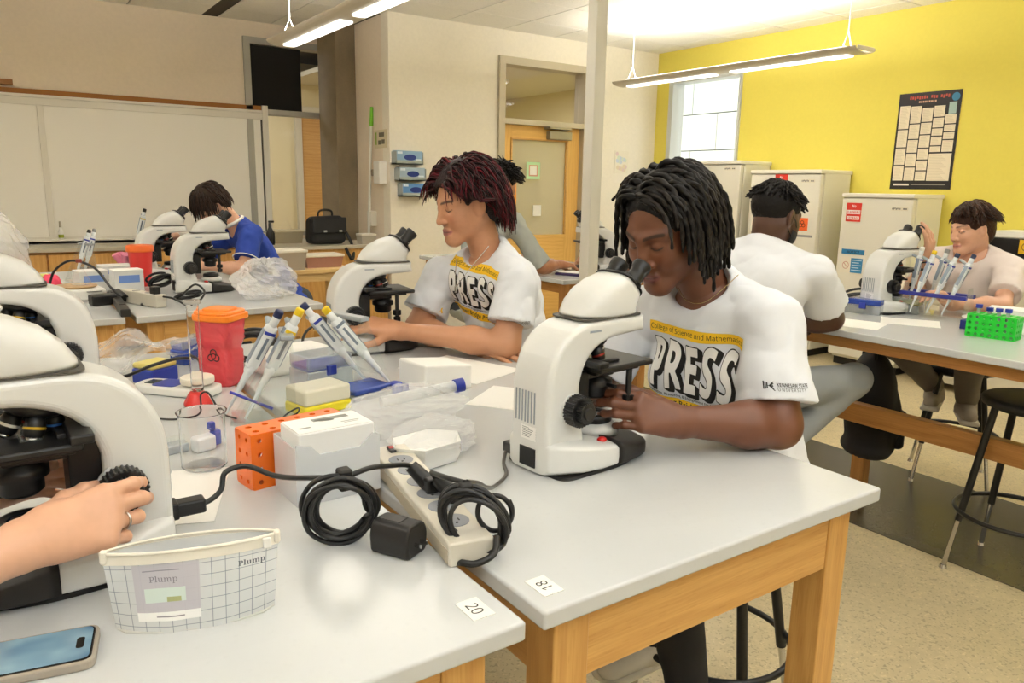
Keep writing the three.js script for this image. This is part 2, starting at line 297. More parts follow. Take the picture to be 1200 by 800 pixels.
// ---------- fridges ----------
const fridgeWhite = mat(0xece8da, .35), gasket = mat(0xa59d88, .7);
function textTex(w, h, bg, draw) { return canvasTex(w, h, (c) => { if (bg) { c.fillStyle = bg; c.fillRect(0, 0, w, h); } draw(c, w, h); }); }
const redSign = mat(0xffffff, .6, { map: textTex(256, 256, '#d8301e', (c) => { c.fillStyle = '#fff'; c.textAlign = 'center'; c.font = 'bold 52px sans-serif'; c.fillText('No', 128, 62); c.fillRect(14, 98, 228, 54); c.fillRect(24, 182, 208, 46); c.fillStyle = '#d8301e'; c.font = 'bold 44px sans-serif'; c.fillText('FLAMMABLE', 128, 142, 216); c.fillText('STORAGE', 128, 222, 190); }) });
function fridge(label, z0, z1, h, o) {
  const t = thing('lab_freezer', label, 'freezer', [5.875, 0, (z0 + z1) / 2], 0, 'white lab freezers');
  const w = z1 - z0;
  part('cabinet', bb(.05, .06, -w / 2, .43, h, w / 2, .012), fridgeWhite, t);
  part('plinth', bb(.06, 0, -w / 2 + .02, .42, .06, w / 2 - .02), M.black, t);
  const d = part('door', bb(-.012, .09, -w / 2, .04, h - .035, w / 2, .012), fridgeWhite, t);
  part('door_seal', bb(.04, .1, -w / 2 + .012, .05, h - .045, w / 2 - .012), gasket, d);
  part('top_cap', bb(-.02, h - .03, -w / 2 - .006, .44, h + .004, w / 2 + .006, .008), fridgeWhite, t);
  if (o.handle) part('handle', [bb(-.05, h - .55, o.handle * (w / 2 - .06) - .012, -.034, h - .12, o.handle * (w / 2 - .06) + .012, .008), bb(-.04, h - .16, o.handle * (w / 2 - .06) - .012, -.012, h - .13, o.handle * (w / 2 - .06) + .012), bb(-.04, h - .54, o.handle * (w / 2 - .06) - .012, -.012, h - .51, o.handle * (w / 2 - .06) + .012)], fridgeWhite, d);
  const dec = (n, zz, y, ww, hh, m) => { const p = part(n, new THREE.BoxGeometry(ww, hh, .002), m, d); p.rotation.y = -PI / 2; p.position.set(-.0135, y, zz); return p; };
  o.signs(dec, w, h);
  return t;
}
const brandM = mat(0xffffff, .5, { map: textTex(256, 64, '#e7e0cc', (c) => { c.fillStyle = '#5a5a55'; for (let k = 0; k < 7; k++) c.fillRect(8 + k * 20, 22 - (k % 3) * 4, 13, 24 + (k % 2) * 6); c.fillRect(180, 22, 26, 22); c.fillRect(214, 22, 26, 22); }) });
const orangeSign = mat(0xffffff, .6, { map: textTex(128, 128, '#f0692a', (c) => { c.strokeStyle = '#5c1c08'; c.lineWidth = 6; for (let k = 0; k < 3; k++) { c.beginPath(); c.arc(64 + 18 * Math.cos(k * 2.09 - 1.57), 64 + 18 * Math.sin(k * 2.09 - 1.57), 18, 0, 6.3); c.stroke(); } }) });
const blueBar = mat(0xffffff, .6, { map: textTex(256, 50, '#2f83b8', (c) => { c.fillStyle = '#123'; c.font = 'bold 40px sans-serif'; c.textAlign = 'center'; c.fillText('NOTICE', 128, 40); }) });
const noteSheet = mat(0xffffff, .6, { map: textTex(256, 160, '#efe8d8', (c) => { c.strokeStyle = '#c98'; c.lineWidth = 7; c.beginPath(); c.arc(60, 82, 34, 0, 6.3); c.stroke(); c.beginPath(); c.moveTo(38, 60); c.lineTo(84, 106); c.stroke(); c.fillStyle = '#2f83b8'; c.fillRect(116, 6, 132, 148); c.fillStyle = '#bcd8ea'; for (let k = 0; k < 5; k++) c.fillRect(128, 22 + k * 25, 108 - (k % 2) * 26, 9); }) });
const listSheet = mat(0xffffff, .6, { map: textTex(160, 220, '#e6e2d8', (c) => { c.fillStyle = '#3f63a8'; c.fillRect(8, 14, 86, 30); c.fillStyle = '#8fbf70'; c.fillRect(98, 14, 50, 30); c.fillStyle = '#d0623f'; c.fillRect(14, 70, 42, 36); c.fillRect(84, 70, 42, 36); c.fillStyle = '#b7b0a4'; for (let k = 0; k < 4; k++) c.fillRect(12, 130 + k * 20, 120, 8); }) });
fridge('tall white freezer farthest left, beside the side window', -5.5, -4.78, 1.71, { handle: -1, signs(d, w, h) { d('red_sign', -w / 2 + .1, h - .11, .13, .15, redSign); d('name_plate', w / 2 - .12, h - .07, .13, .03, brandM); d('orange_sticker', .02, h - .47, .1, .1, orangeSign); d('paper_strip', .2, h - .62, .16, .02, M.paper); } });
fridge('white freezer behind the man seen from behind, between two others', -4.65, -3.93, 1.62, { handle: -1, signs(d, w, h) { d('red_sign', -.03, h - .11, .13, .15, redSign); d('name_plate', w / 2 - .12, h - .09, .13, .03, brandM); d('list_sheet', -w / 2 + .16, h - .3, .18, .25, listSheet); d('orange_sticker', .22, h - .46, .11, .11, orangeSign); d('paper_strip', .25, h - .56, .16, .02, M.grey); } });
fridge('shorter white freezer nearest the poster with blue notice', -3.71, -3.12, 1.43, { signs(d, w, h) { d('red_sign', -w / 2 + .11, h - .15, .13, .15, redSign); d('name_plate', w / 2 - .1, h - .11, .13, .03, brandM); d('blue_bar', -w / 2 + .14, h - .47, .2, .04, blueBar); d('notice_sheet', -w / 2 + .14, h - .58, .2, .13, noteSheet); } });
// ---------- microscopes: +x towards the user, origin on the bench ----------
const scopeWhite = mat(0xdfdfdb, .32, { clearcoat: .3, clearcoatRoughness: .25 });
const scopeBlack = mat(0x161617, .38), scopeDark = mat(0x232120, .5), lensGlass = mat(0x1a2433, .05, { ior: 1.6 });
function knurled(r, h, n = 28, depth = .0012) { const s = new THREE.Shape(); for (let i = 0; i <= n * 4; i++) { const a = i / (n * 4) * 2 * PI, q = r - (i % 4 < 2 ? 0 : depth * 1.6); i ? s.lineTo(Math.cos(a) * q, Math.sin(a) * q) : s.moveTo(Math.cos(a) * q, Math.sin(a) * q); } return prism(s, h, .0018); }
function archSolid(profile, halfW, rounding) {           // profile outline (xy) extruded along z with a generous rounded edge
  const g = new THREE.ExtrudeGeometry(profile, { depth: 2 * (halfW - rounding), bevelEnabled: true, bevelThickness: rounding, bevelSize: rounding, bevelOffset: -rounding, bevelSegments: 5, curveSegments: 18 });
  g.translate(0, 0, -(halfW - rounding)); return g;
}
// hull lofted through rings: rings = [[x,y,z]...] with the same count
function loft(rings, capA = true, capB = true) {
  const n = rings[0].length, pos = [], idx = [];
  for (const r of rings) for (const p of r) pos.push(...p);
  for (let i = 0; i < rings.length - 1; i++) for (let j = 0; j < n; j++) { const a = i * n + j, b = i * n + (j + 1) % n, c = a + n, d = b + n; idx.push(a, c, b, b, c, d); }
  const cap = (ri, flip) => { const c = [0, 0, 0]; rings[ri].forEach(p => p.forEach((v, k) => c[k] += v / n)); const ci = pos.length / 3; pos.push(...c); for (let j = 0; j < n; j++) { const a = ri * n + j, b = ri * n + (j + 1) % n; flip ? idx.push(ci, b, a) : idx.push(ci, a, b); } };
  if (capA) cap(0, false); if (capB) cap(rings.length - 1, true);
  const g = new THREE.BufferGeometry(); g.setAttribute('position', new THREE.Float32BufferAttribute(pos, 3)); g.setIndex(idx); g.computeVertexNormals();
  g.setAttribute('uv', new THREE.Float32BufferAttribute(new Float32Array(pos.length / 3 * 2), 2)); return g;
}
function scopeParts(t) {
  // arm: C shape
  const s = new THREE.Shape();
  s.moveTo(-.142, .045); s.lineTo(-.142, .15); s.bezierCurveTo(-.142, .215, -.112, .279, -.022, .281); s.lineTo(.112, .281); s.lineTo(.115, .25);
  s.lineTo(.055, .246); s.bezierCurveTo(-.02, .244, -.052, .212, -.06, .165); s.lineTo(-.06, .12); s.lineTo(-.045, .06); s.lineTo(-.045, .045); s.closePath();
  const arm = part('arm', archSolid(s, .052, .012), scopeWhite, t);
  const vents = []; for (let k = 0; k < 7; k++) vents.push(bx(.0015, .06, .0028, -.1423, .125, -.036 + k * .0085));
  part('vent_slots', vents, mat(0x8f979c, .6), arm);
  part('rating_label', new THREE.BoxGeometry(.0008, .026, .04).translate(-.1424, .076, 0), mat(0xffffff, .6, { map: textTex(128, 84, '#f6f5f1', c => { c.fillStyle = '#777'; for (let k = 0; k < 6; k++) c.fillRect(10, 10 + k * 11, 60 + (k * 37) % 45, 4); }) }), arm);
  part('logo_plate', bx(.03, .004, .0006, -.028, .262, .0523), mat(0x9aa3ad, .4), arm);
  // base: white heel that narrows into a dark rounded toe
  const ring = (x, w, h, y0 = .004) => { const o = [], n = 24; for (let i = 0; i < n; i++) { const a = i / n * 2 * PI, c = Math.cos(a), q = Math.sin(a), e = .35; o.push([x, y0 + h / 2 + Math.sign(q) * Math.pow(Math.abs(q), e) * h / 2, Math.sign(c) * Math.pow(Math.abs(c), e) * w]); } return o; };
  part('base', loft([ring(-.142, .05, .056), ring(-.138, .058, .062), ring(-.12, .072, .062), ring(-.08, .092, .058), ring(-.04, .098, .052), ring(0, .096, .046), ring(.035, .09, .04), ring(.06, .08, .036)].map(r => r)), scopeWhite, t);
  const toe = []; for (let k = 0; k <= 10; k++) { const a = k / 10, x = .004 + a * .142, w = .0985 * Math.sqrt(Math.max(.0015, 1 - Math.pow(a, 2.6))), h = .051 - .031 * a; toe.push(ring(x, w, h, .003)); }
  // the toe starts further forward near the middle line, so the white heel shows a slanting end
  const toeG = loft(toe); part('toe_cover', toeG, scopeDark, t);
  part('foot_plate', mv(prism(roundedShape([[-.13, -.085], [.02, -.09], [.12, -.06], [.13, 0], [.12, .06], [.02, .09], [-.13, .085]], .03), .006).rotateX(PI / 2), 0, .003, 0), M.black, t);
  part('power_switch', mv(new THREE.SphereGeometry(.0105, 16, 10).scale(1, .55, .8), -.012, .053, .064), mat(0xd11f1a, .3), t);
  part('power_socket', [bb(-.1445, .012, -.022, -.1415, .048, .02)], scopeBlack, t);
  // lamp pedestal
  part('lamp_pedestal', lathe([[0, .045], [.05, .045], [.047, .062], [.04, .07], [0, .07]]), scopeWhite, t).position.x = .03;
  part('field_lamp', lathe([[0, .07], [.036, .07], [.036, .082], [.03, .086], [.024, .086], [.022, .081], [0, .081]]), scopeBlack, t).position.x = .03;
  const lens = part('field_lens', cyl(.021, .021, .002, .03, .081, 0), lensGlass, t);
  // condenser
  part('condenser', [mv(lathe([[0, .118], [.02, .118], [.027, .124], [.027, .14], [.034, .143], [.034, .156], [.024, .16], [.024, .178], [0, .178]]), .03, 0, 0), rod([.03, .148, .03], [.03, .148, .055], .004)], scopeBlack, t);
  part('stage_bracket', [bb(-.062, .09, -.036, -.022, .185, .036, .004), bb(-.03, .165, -.032, .05, .182, .032, .003)], scopeBlack, t);
  // stage
  const st = part('stage', [bb(-.038, .186, -.078, .112, .197, .078, .004), bb(-.05, .197, -.085, -.022, .209, .085, .003), bb(-.03, .178, -.06, .09, .187, .06, .002)], scopeBlack, t);
  part('slide_clip', [bb(-.028, .197, -.045, -.012, .203, .045, .001), bb(.0, .197, .04, .045, .2015, .046), rod([-.02, .202, .045], [.04, .2, .05], .0025)], scopeDark, st);
  part('stage_opening', cyl(.014, .014, .0008, .03, .1968, 0, 24), mat(0x3a3836, .4), st);
  part('slide', bb(.002, .1976, -.038, .028, .1988, .038), mat(0xdfe9ea, .08, { transmission: .9, thickness: 0 }), st);
  part('stage_control', [rod([.055, .182, .066], [.055, .095, .066], .006), mv(rot(knurled(.013, .016), PI / 2), .055, .125, .066), mv(rot(knurled(.011, .016), PI / 2), .055, .104, .066)], scopeBlack, st);
  // nosepiece and objectives
  part('nosepiece', [mv(rot(lathe([[0, -.012], [.03, -.012], [.036, -.006], [.036, .006], [.026, .012], [0, .012]]), 0, 0, .22), .006, .236, 0), cyl(.024, .024, .014, .012, .24, 0)], scopeBlack, t);
  const objective = (L, ring) => { const g = new THREE.Group(); g.name = 'objective'; const b = part('objective_barrel', lathe([[0, 0], [.011, 0], [.0115, -L * .3], [.0125, -L * .32], [.0125, -L * .7], [.009, -L * .85], [.006, -L], [0, -L]], 18), scopeBlack); const r = part('objective_ring', lathe([[.0128, -L * .45], [.0131, -L * .45], [.0131, -L * .55], [.0128, -L * .55]], 18), mat(ring, .3, { metalness: .4 }), b); part('objective_tip', lathe([[0, -L * .84], [.0093, -L * .84], [.0064, -L * 1.002], [0, -L * 1.003]], 16), M.chrome, b); b.name = 'objective'; return b; };
  const spec = [[.037, 0xe9e6dd], [.034, 0xc9a52e], [.03, 0x3b6fb5], [.036, 0x9a2f2b]];
  spec.forEach(([L, c], k) => { const o = objective(L, c); const a = k * PI / 2; const tilt = .22; o.position.set(.006, .226, 0); o.rotation.order = 'ZYX'; o.rotation.set(0, a, tilt); const dirR = .021; o.children.concat(o); o.translateX(dirR); o.rotateZ(.24); t.add(o); });
  // viewing head: hood inclined towards the user, with a black front ring and two eyepieces
  const hood = []; const n = 28;
  const sec = (cx, cy, ang, hw, hh, e = .62) => { const o = []; for (let i = 0; i < n; i++) { const a = i / n * 2 * PI, c = Math.cos(a), q = Math.sin(a); const u = Math.sign(q) * Math.pow(Math.abs(q), e) * hh, w = Math.sign(c) * Math.pow(Math.abs(c), e) * hw; o.push([cx - Math.sin(ang) * u, cy + Math.cos(ang) * u, w]); } return o; };
  // sections whose plane turns from horizontal (at the arm) to facing the user
  hood.push(sec(.03, .2835, PI / 2, .05, .078)); hood.push(sec(.031, .288, PI / 2 * .97, .052, .078)); hood.push(sec(.037, .298, 1.35, .054, .072)); hood.push(sec(.047, .310, 1.15, .0535, .062)); hood.push(sec(.062, .321, .93, .052, .05)); hood.push(sec(.079, .331, .81, .05, .04)); hood.push(sec(.086, .3375, .785, .048, .035));
  const H = part('viewing_head', loft(hood), scopeWhite, t);
  part('head_seam', mv(prism(roundedShape([[-.052, -.05], [.11, -.05], [.11, .05], [-.052, .05]], .02), .003).rotateX(PI / 2), 0, .2825, 0), mat(0x55524c, .6), t);
  const fr = loft([sec(.0855, .337, .785, .05, .037), sec(.089, .3405, .785, .0495, .0365), sec(.093, .3445, .785, .041, .03)]); part('front_ring', fr, scopeBlack, H);
  for (const s of [-1, 1]) {
    const g = lathe([[0, 0], [.021, 0], [.021, .006], [.0175, .008], [.0175, .02], [.0165, .021], [.0165, .032], [.0182, .034], [.0195, .046], [.0185, .05], [.014, .05], [.012, .046], [0, .046]], 24);
    g.rotateZ(-PI / 4); g.translate(.088, .340, s * .029);
    const e = part('eyepiece', g, scopeBlack, t); e.name = 'eyepiece';
    const l = cyl(.0118, .0118, .001, 0, .0462, 0); l.rotateZ(-PI / 4); l.translate(.088, .340, s * .029); part('eye_lens', l, lensGlass, e);
    const mk = []; for (let k = 0; k < 9; k++) { const q = bx(.0006, .003, .0012, .0176, .012 + (k % 2) * .002, 0); q.rotateY(-1.1 + k * .28); mk.push(q); } const mg = merge(mk); mg.rotateZ(-PI / 4); mg.translate(.088, .340, s * .029); part('scale_marks', mg, mat(0xdadada, .5), e);
    // focusing knobs on both sides
    part('coarse_knob', mv(knurled(.030, .024), -.08, .122, s * .066), scopeBlack, t);
    part('fine_knob', mv(knurled(.021, .014), -.08, .122, s * .085), scopeBlack, t);
    part('knob_cap', mv(rot(cyl(.012, .011, .003), s * PI / 2), -.08, .122, s * .092), scopeDark, t);
    part('knob_collar', mv(rot(cyl(.031, .031, .004), PI / 2), -.08, .122, s * .0515), scopeWhite, t);
  }
}
const scope0 = thing('microscope', 'white binocular microscope in front of the woman with twists', 'microscope', [.934, TT, -1.1], .1, 'white binocular microscopes');
scopeParts(scope0);
copy(scope0, [1.005, TT, -2.235], -.12, 'white binocular microscope in front of the red-haired woman');
copy(scope0, [.036, TT, -1.125], PI + .03, 'large white microscope in the left foreground with a hand on its knob');
copy(scope0, [.055, TT, -2.06], PI - .05, 'white microscope behind the foreground one at the left frame edge');
copy(scope0, [.855, TT, -3.86], .05, 'white microscope on the far bench nearest the red waste bin');
copy(scope0, [.8, TT, -4.52], .05, 'white microscope the person in blue is using');
copy(scope0, [3.2, TT, -3.72], PI - .25, 'distant white microscope beside the white post and notebook');
copy(scope0, [3.35, TT, -1.84], -.1, 'white microscope held by the brown-haired man at the right bench');
// ---------- figures: distance fields meshed with surface nets ----------
const sub3 = (a, b) => [a[0] - b[0], a[1] - b[1], a[2] - b[2]], add3 = (a, b, k = 1) => [a[0] + b[0] * k, a[1] + b[1] * k, a[2] + b[2] * k], dot3 = (a, b) => a[0] * b[0] + a[1] * b[1] + a[2] * b[2];
const len3 = a => Math.hypot(...a), nrm3 = a => { const l = len3(a) || 1; return [a[0] / l, a[1] / l, a[2] / l]; }, crs3 = (a, b) => [a[1] * b[2] - a[2] * b[1], a[2] * b[0] - a[0] * b[2], a[0] * b[1] - a[1] * b[0]], mix3 = (a, b, t) => [a[0] + (b[0] - a[0]) * t, a[1] + (b[1] - a[1]) * t, a[2] + (b[2] - a[2]) * t];
function cone(a, b, r0, r1, k = .02, cut) {
  const dx = b[0] - a[0], dy = b[1] - a[1], dz = b[2] - a[2], L2 = dx * dx + dy * dy + dz * dz || 1e-9, c = mix3(a, b, .5), R = Math.sqrt(L2) / 2 + Math.max(r0, r1);
  return { c, R, k, f: (x, y, z) => { let h = ((x - a[0]) * dx + (y - a[1]) * dy + (z - a[2]) * dz) / L2; h = h < 0 ? 0 : h > 1 ? 1 : h; const px = x - a[0] - dx * h, py = y - a[1] - dy * h, pz = z - a[2] - dz * h; let d = Math.sqrt(px * px + py * py + pz * pz) - (r0 + (r1 - r0) * h); if (cut) { const q = (x - cut[0][0]) * cut[1][0] + (y - cut[0][1]) * cut[1][1] + (z - cut[0][2]) * cut[1][2]; if (q > d) d = q; } return d; } };
}
function ell(c, r, B, k = .02, neg = false) { // B = [ax, ay, az] world axes of the ellipsoid
  const [A0, A1, A2] = B ?? [[1, 0, 0], [0, 1, 0], [0, 0, 1]];
  return { c, R: Math.max(...r), k, neg, f: (x, y, z) => { const p = [x - c[0], y - c[1], z - c[2]], u = dot3(p, A0) / r[0], v = dot3(p, A1) / r[1], w = dot3(p, A2) / r[2]; const k0 = Math.sqrt(u * u + v * v + w * w), k1 = Math.sqrt(u * u / r[0] / r[0] + v * v / r[1] / r[1] + w * w / r[2] / r[2]) || 1e-9; return k0 < 1e-6 ? -Math.min(...r) : k0 * (k0 - 1) / k1; } };
}
function fieldOf(prims, extra) {
  return (x, y, z) => {
    let d = 1e3;
    for (const p of prims) {
      const bx_ = Math.sqrt((x - p.c[0]) ** 2 + (y - p.c[1]) ** 2 + (z - p.c[2]) ** 2) - p.R;
      if (p.neg) { if (bx_ > p.k + .01 - Math.min(d, 0)) continue; const e = -p.f(x, y, z), h = Math.max(p.k - Math.abs(d - e), 0) / p.k; d = Math.max(d, e) + h * h * p.k * .25; continue; }
      if (bx_ > d + p.k) continue;
      const e = p.f(x, y, z), h = Math.max(p.k - Math.abs(d - e), 0) / p.k; d = Math.min(d, e) - h * h * p.k * .25;
    }
    return extra ? d + extra(x, y, z, d) : d;
  };
}
function boundsOf(prims, pad) { const lo = [1e9, 1e9, 1e9], hi = [-1e9, -1e9, -1e9]; for (const p of prims) if (!p.neg) for (let k = 0; k < 3; k++) { lo[k] = Math.min(lo[k], p.c[k] - p.R - pad); hi[k] = Math.max(hi[k], p.c[k] + p.R + pad); } return [lo, hi]; }
function meshField(f, lo, hi, cell) {
  const nx = Math.ceil((hi[0] - lo[0]) / cell) + 1, ny = Math.ceil((hi[1] - lo[1]) / cell) + 1, nz = Math.ceil((hi[2] - lo[2]) / cell) + 1, val = new Float32Array(nx * ny * nz);
  // coarse pass: skip blocks far from the surface
  const S = 4, far = cell * S * 1.9;
  for (let k = 0; k < nz; k += S) for (let j = 0; j < ny; j += S) for (let i = 0; i < nx; i += S) {
    const d = f(lo[0] + (i + S / 2) * cell, lo[1] + (j + S / 2) * cell, lo[2] + (k + S / 2) * cell), skip = Math.abs(d) > far + .012;
    for (let c = k; c < Math.min(nz, k + S); c++) for (let b = j; b < Math.min(ny, j + S); b++) for (let a = i; a < Math.min(nx, i + S); a++) val[(c * ny + b) * nx + a] = skip ? d : f(lo[0] + a * cell, lo[1] + b * cell, lo[2] + c * cell);
  }
  const vid = new Int32Array(nx * ny * nz).fill(-1), pos = [], idx = [];
  const at = (i, j, k) => val[(k * ny + j) * nx + i];
  for (let k = 0; k < nz - 1; k++) for (let j = 0; j < ny - 1; j++) for (let i = 0; i < nx - 1; i++) {
    let m = 0; for (let q = 0; q < 8; q++) if (at(i + (q & 1), j + (q >> 1 & 1), k + (q >> 2)) < 0) m |= 1 << q;
    if (m === 0 || m === 255) continue;
    let sx = 0, sy = 0, sz = 0, n = 0;
    for (let a = 0; a < 8; a++) for (let ax = 0; ax < 3; ax++) { const b = a | 1 << ax; if (b === a) continue; if ((m >> a & 1) === (m >> b & 1)) continue; const va = at(i + (a & 1), j + (a >> 1 & 1), k + (a >> 2)), vb = at(i + (b & 1), j + (b >> 1 & 1), k + (b >> 2)), t = va / (va - vb); sx += (a & 1) + (ax === 0 ? t : 0); sy += (a >> 1 & 1) + (ax === 1 ? t : 0); sz += (a >> 2) + (ax === 2 ? t : 0); n++; }
    vid[(k * ny + j) * nx + i] = pos.length / 3; pos.push(lo[0] + (i + sx / n) * cell, lo[1] + (j + sy / n) * cell, lo[2] + (k + sz / n) * cell);
  }
  const V_ = (i, j, k) => vid[(k * ny + j) * nx + i];
  for (let k = 1; k < nz - 1; k++) for (let j = 1; j < ny - 1; j++) for (let i = 1; i < nx - 1; i++) {
    const s = at(i, j, k) < 0;
    if (s !== at(i + 1, j, k) < 0) { const q = [V_(i, j - 1, k - 1), V_(i, j, k - 1), V_(i, j, k), V_(i, j - 1, k)]; s ? idx.push(q[0], q[1], q[2], q[0], q[2], q[3]) : idx.push(q[0], q[2], q[1], q[0], q[3], q[2]); }
    if (s !== at(i, j + 1, k) < 0) { const q = [V_(i - 1, j, k - 1), V_(i - 1, j, k), V_(i, j, k), V_(i, j, k - 1)]; s ? idx.push(q[0], q[1], q[2], q[0], q[2], q[3]) : idx.push(q[0], q[2], q[1], q[0], q[3], q[2]); }
    if (s !== at(i, j, k + 1) < 0) { const q = [V_(i - 1, j - 1, k), V_(i, j - 1, k), V_(i, j, k), V_(i - 1, j, k)]; s ? idx.push(q[0], q[1], q[2], q[0], q[2], q[3]) : idx.push(q[0], q[2], q[1], q[0], q[3], q[2]); }
  }
  const nor = new Float32Array(pos.length), e = cell * .5;
  for (let i = 0; i < pos.length; i += 3) { const x = pos[i], y = pos[i + 1], z = pos[i + 2]; const a = f(x + e, y, z) - f(x - e, y, z), b = f(x, y + e, z) - f(x, y - e, z), c = f(x, y, z + e) - f(x, y, z - e), l = Math.hypot(a, b, c) || 1; nor[i] = a / l; nor[i + 1] = b / l; nor[i + 2] = c / l; }
  const g = new THREE.BufferGeometry(); g.setAttribute('position', new THREE.Float32BufferAttribute(pos, 3)); g.setAttribute('normal', new THREE.Float32BufferAttribute(nor, 3)); g.setIndex(idx); return g;
}
const lin = hex => { const c = new THREE.Color(hex); return [c.r, c.g, c.b]; };
function paint(g, fn) { const p = g.attributes.position, n = g.attributes.normal, c = new Float32Array(p.count * 3); for (let i = 0; i < p.count; i++) { const q = fn(p.getX(i), p.getY(i), p.getZ(i), n.getX(i), n.getY(i), n.getZ(i)); c[i * 3] = q[0]; c[i * 3 + 1] = q[1]; c[i * 3 + 2] = q[2]; } g.setAttribute('color', new THREE.BufferAttribute(c, 3)); return g; }
const sst = (a, b, x) => { const t = Math.min(1, Math.max(0, (x - a) / (b - a))); return t * t * (3 - 2 * t); };
const segd = (x, y, a, b) => { const dx = b[0] - a[0], dy = b[1] - a[1], h = Math.min(1, Math.max(0, ((x - a[0]) * dx + (y - a[1]) * dy) / (dx * dx + dy * dy))); return Math.hypot(x - a[0] - dx * h, y - a[1] - dy * h); };
// head in its own frame: +z face, +y up, +x the person's left; eyes at y = 0
function headGeo(o) {
  const w = o.width ?? 1, P = [];
  P.push(ell([0, .036, -.014], [.0745 * w, .086, .094], null, .02), ell([0, -.03, .022], [.06 * w, .078, .066], null, .04));
  for (const s of [-1, 1]) P.push(cone([s * .05 * w, -.04, -.006], [s * .012, -.098, .066], .021, .018, .03), ell([s * .037 * w, -.03, .053], [.024, .024, .026], null, .03), cone([s * .012, .019, .0825], [s * .046, .02, .064], .0085, .008, .016));
  P.push(ell([0, -.098, .069], [.021, .017, .018], null, .025));
  for (const s of [-1, 1]) P.push(ell([s * .0315, -.001, .0935], [.0165, .0105, .0125], null, .012, true), ell([s * .0315, -.001, .072], [.0142, .0128, .0125], null, .005));
  P.push(cone([0, .008, .087], [0, -.03, .1025], .0078, .0098, .014), ell([0, -.036, .1035], [.0108, .0088, .01], null, .008));
  for (const s of [-1, 1]) P.push(ell([s * .0125 * (o.nose ?? 1), -.0385, .0925], [.0085, .0075, .0095], null, .007));
  P.push(cone([-.014, -.0655, .0865], [.014, -.0655, .0865], .0058, .0058, .009), cone([-.011, -.0765, .0865], [.011, -.0765, .0865], .0068, .0068, .009));
  P.push(cone([-.02, -.071, .0935], [.02, -.071, .0935], .0012, .0012, .003)); P[P.length - 1].neg = true;
  for (const s of [-1, 1]) P.push(ell([s * .0765 * w, -.008, -.004], [.009, .031, .019], [nrm3([1, 0, s * .35]), [0, 1, 0], nrm3([-s * .35, 0, 1])], .008), ell([s * .087 * w, -.002, .002], [.006, .018, .009], null, .006, true));
  const nk = o.neck ?? [0, -.16, -.03]; P.push(cone([0, -.05, -.028], nk, .052 * (o.neckR ?? 1), .054 * (o.neckR ?? 1), .03));
  const f = fieldOf(P), [lo, hi] = boundsOf(P, .012), g = meshField(f, lo, hi, o.cell);
  const sk = lin(o.skin), lip = lin(o.lip), brow = lin(o.brow), dk = lin(o.lash ?? 0x120b08), blush = lin(o.blush ?? o.skin);
  return paint(g, (x, y, z) => {
    let c = mix3(sk, blush, .55 * Math.exp(-((Math.abs(x) - .038) ** 2 + (y + .03) ** 2) / .0004) * (z > .03 ? 1 : 0));
    const m = .05 * noise.noise(x * 60, y * 60, z * 60) + .04 * noise.noise(x * 170, y * 170, z * 170); c = c.map(v => v * (1 + m));
    if (z > .045) {
      const ax = Math.abs(x), lm = segd(x, (y + .071), [-.019, 0], [.019, 0]) - .0105 * (1 - .55 * (x / .024) ** 2);
      c = mix3(c, lip, (1 - sst(-.002, .002, lm)) * .9);
      c = mix3(c, dk, (1 - sst(.0006, .0022, Math.abs(y + .0708 + .0012 * Math.cos(x * 160)))) * (ax < .021 ? .6 : 0));
      const by = .0205 + .004 * Math.sin((ax - .014) / .036 * 2.2); const bd = Math.hypot(Math.max(0, .014 - ax, ax - .049), y - by); c = mix3(c, brow, (1 - sst(.0022, .0052, bd)) * .85);
      const ex = ax - .0315, ly = -.0062 + .0045 * (ex / .0145) ** 2; if (Math.abs(ex) < .0165) { c = mix3(c, dk, (1 - sst(.0008, .0026, Math.abs(y - ly))) * (1 - sst(.0125, .0165, Math.abs(ex)))); if (o.eyesOpen) { const open = (1 - sst(.0022, .0034, Math.abs(y - ly - .0035))) * (1 - sst(.0095, .0125, Math.abs(ex))); const ir = Math.hypot(x - Math.sign(x) * (.0315) - .003, y - ly - .0035); c = mix3(c, ir < .0048 ? lin(0x2a1c12) : lin(0xd9d2c8), open); } }
      c = mix3(c, dk, (1 - sst(.0022, .0042, Math.hypot(ax - .0075, (y + .0445) * 1.4))) * .7 * (z > .085 ? 1 : 0));
    }
    return c;
  });
}
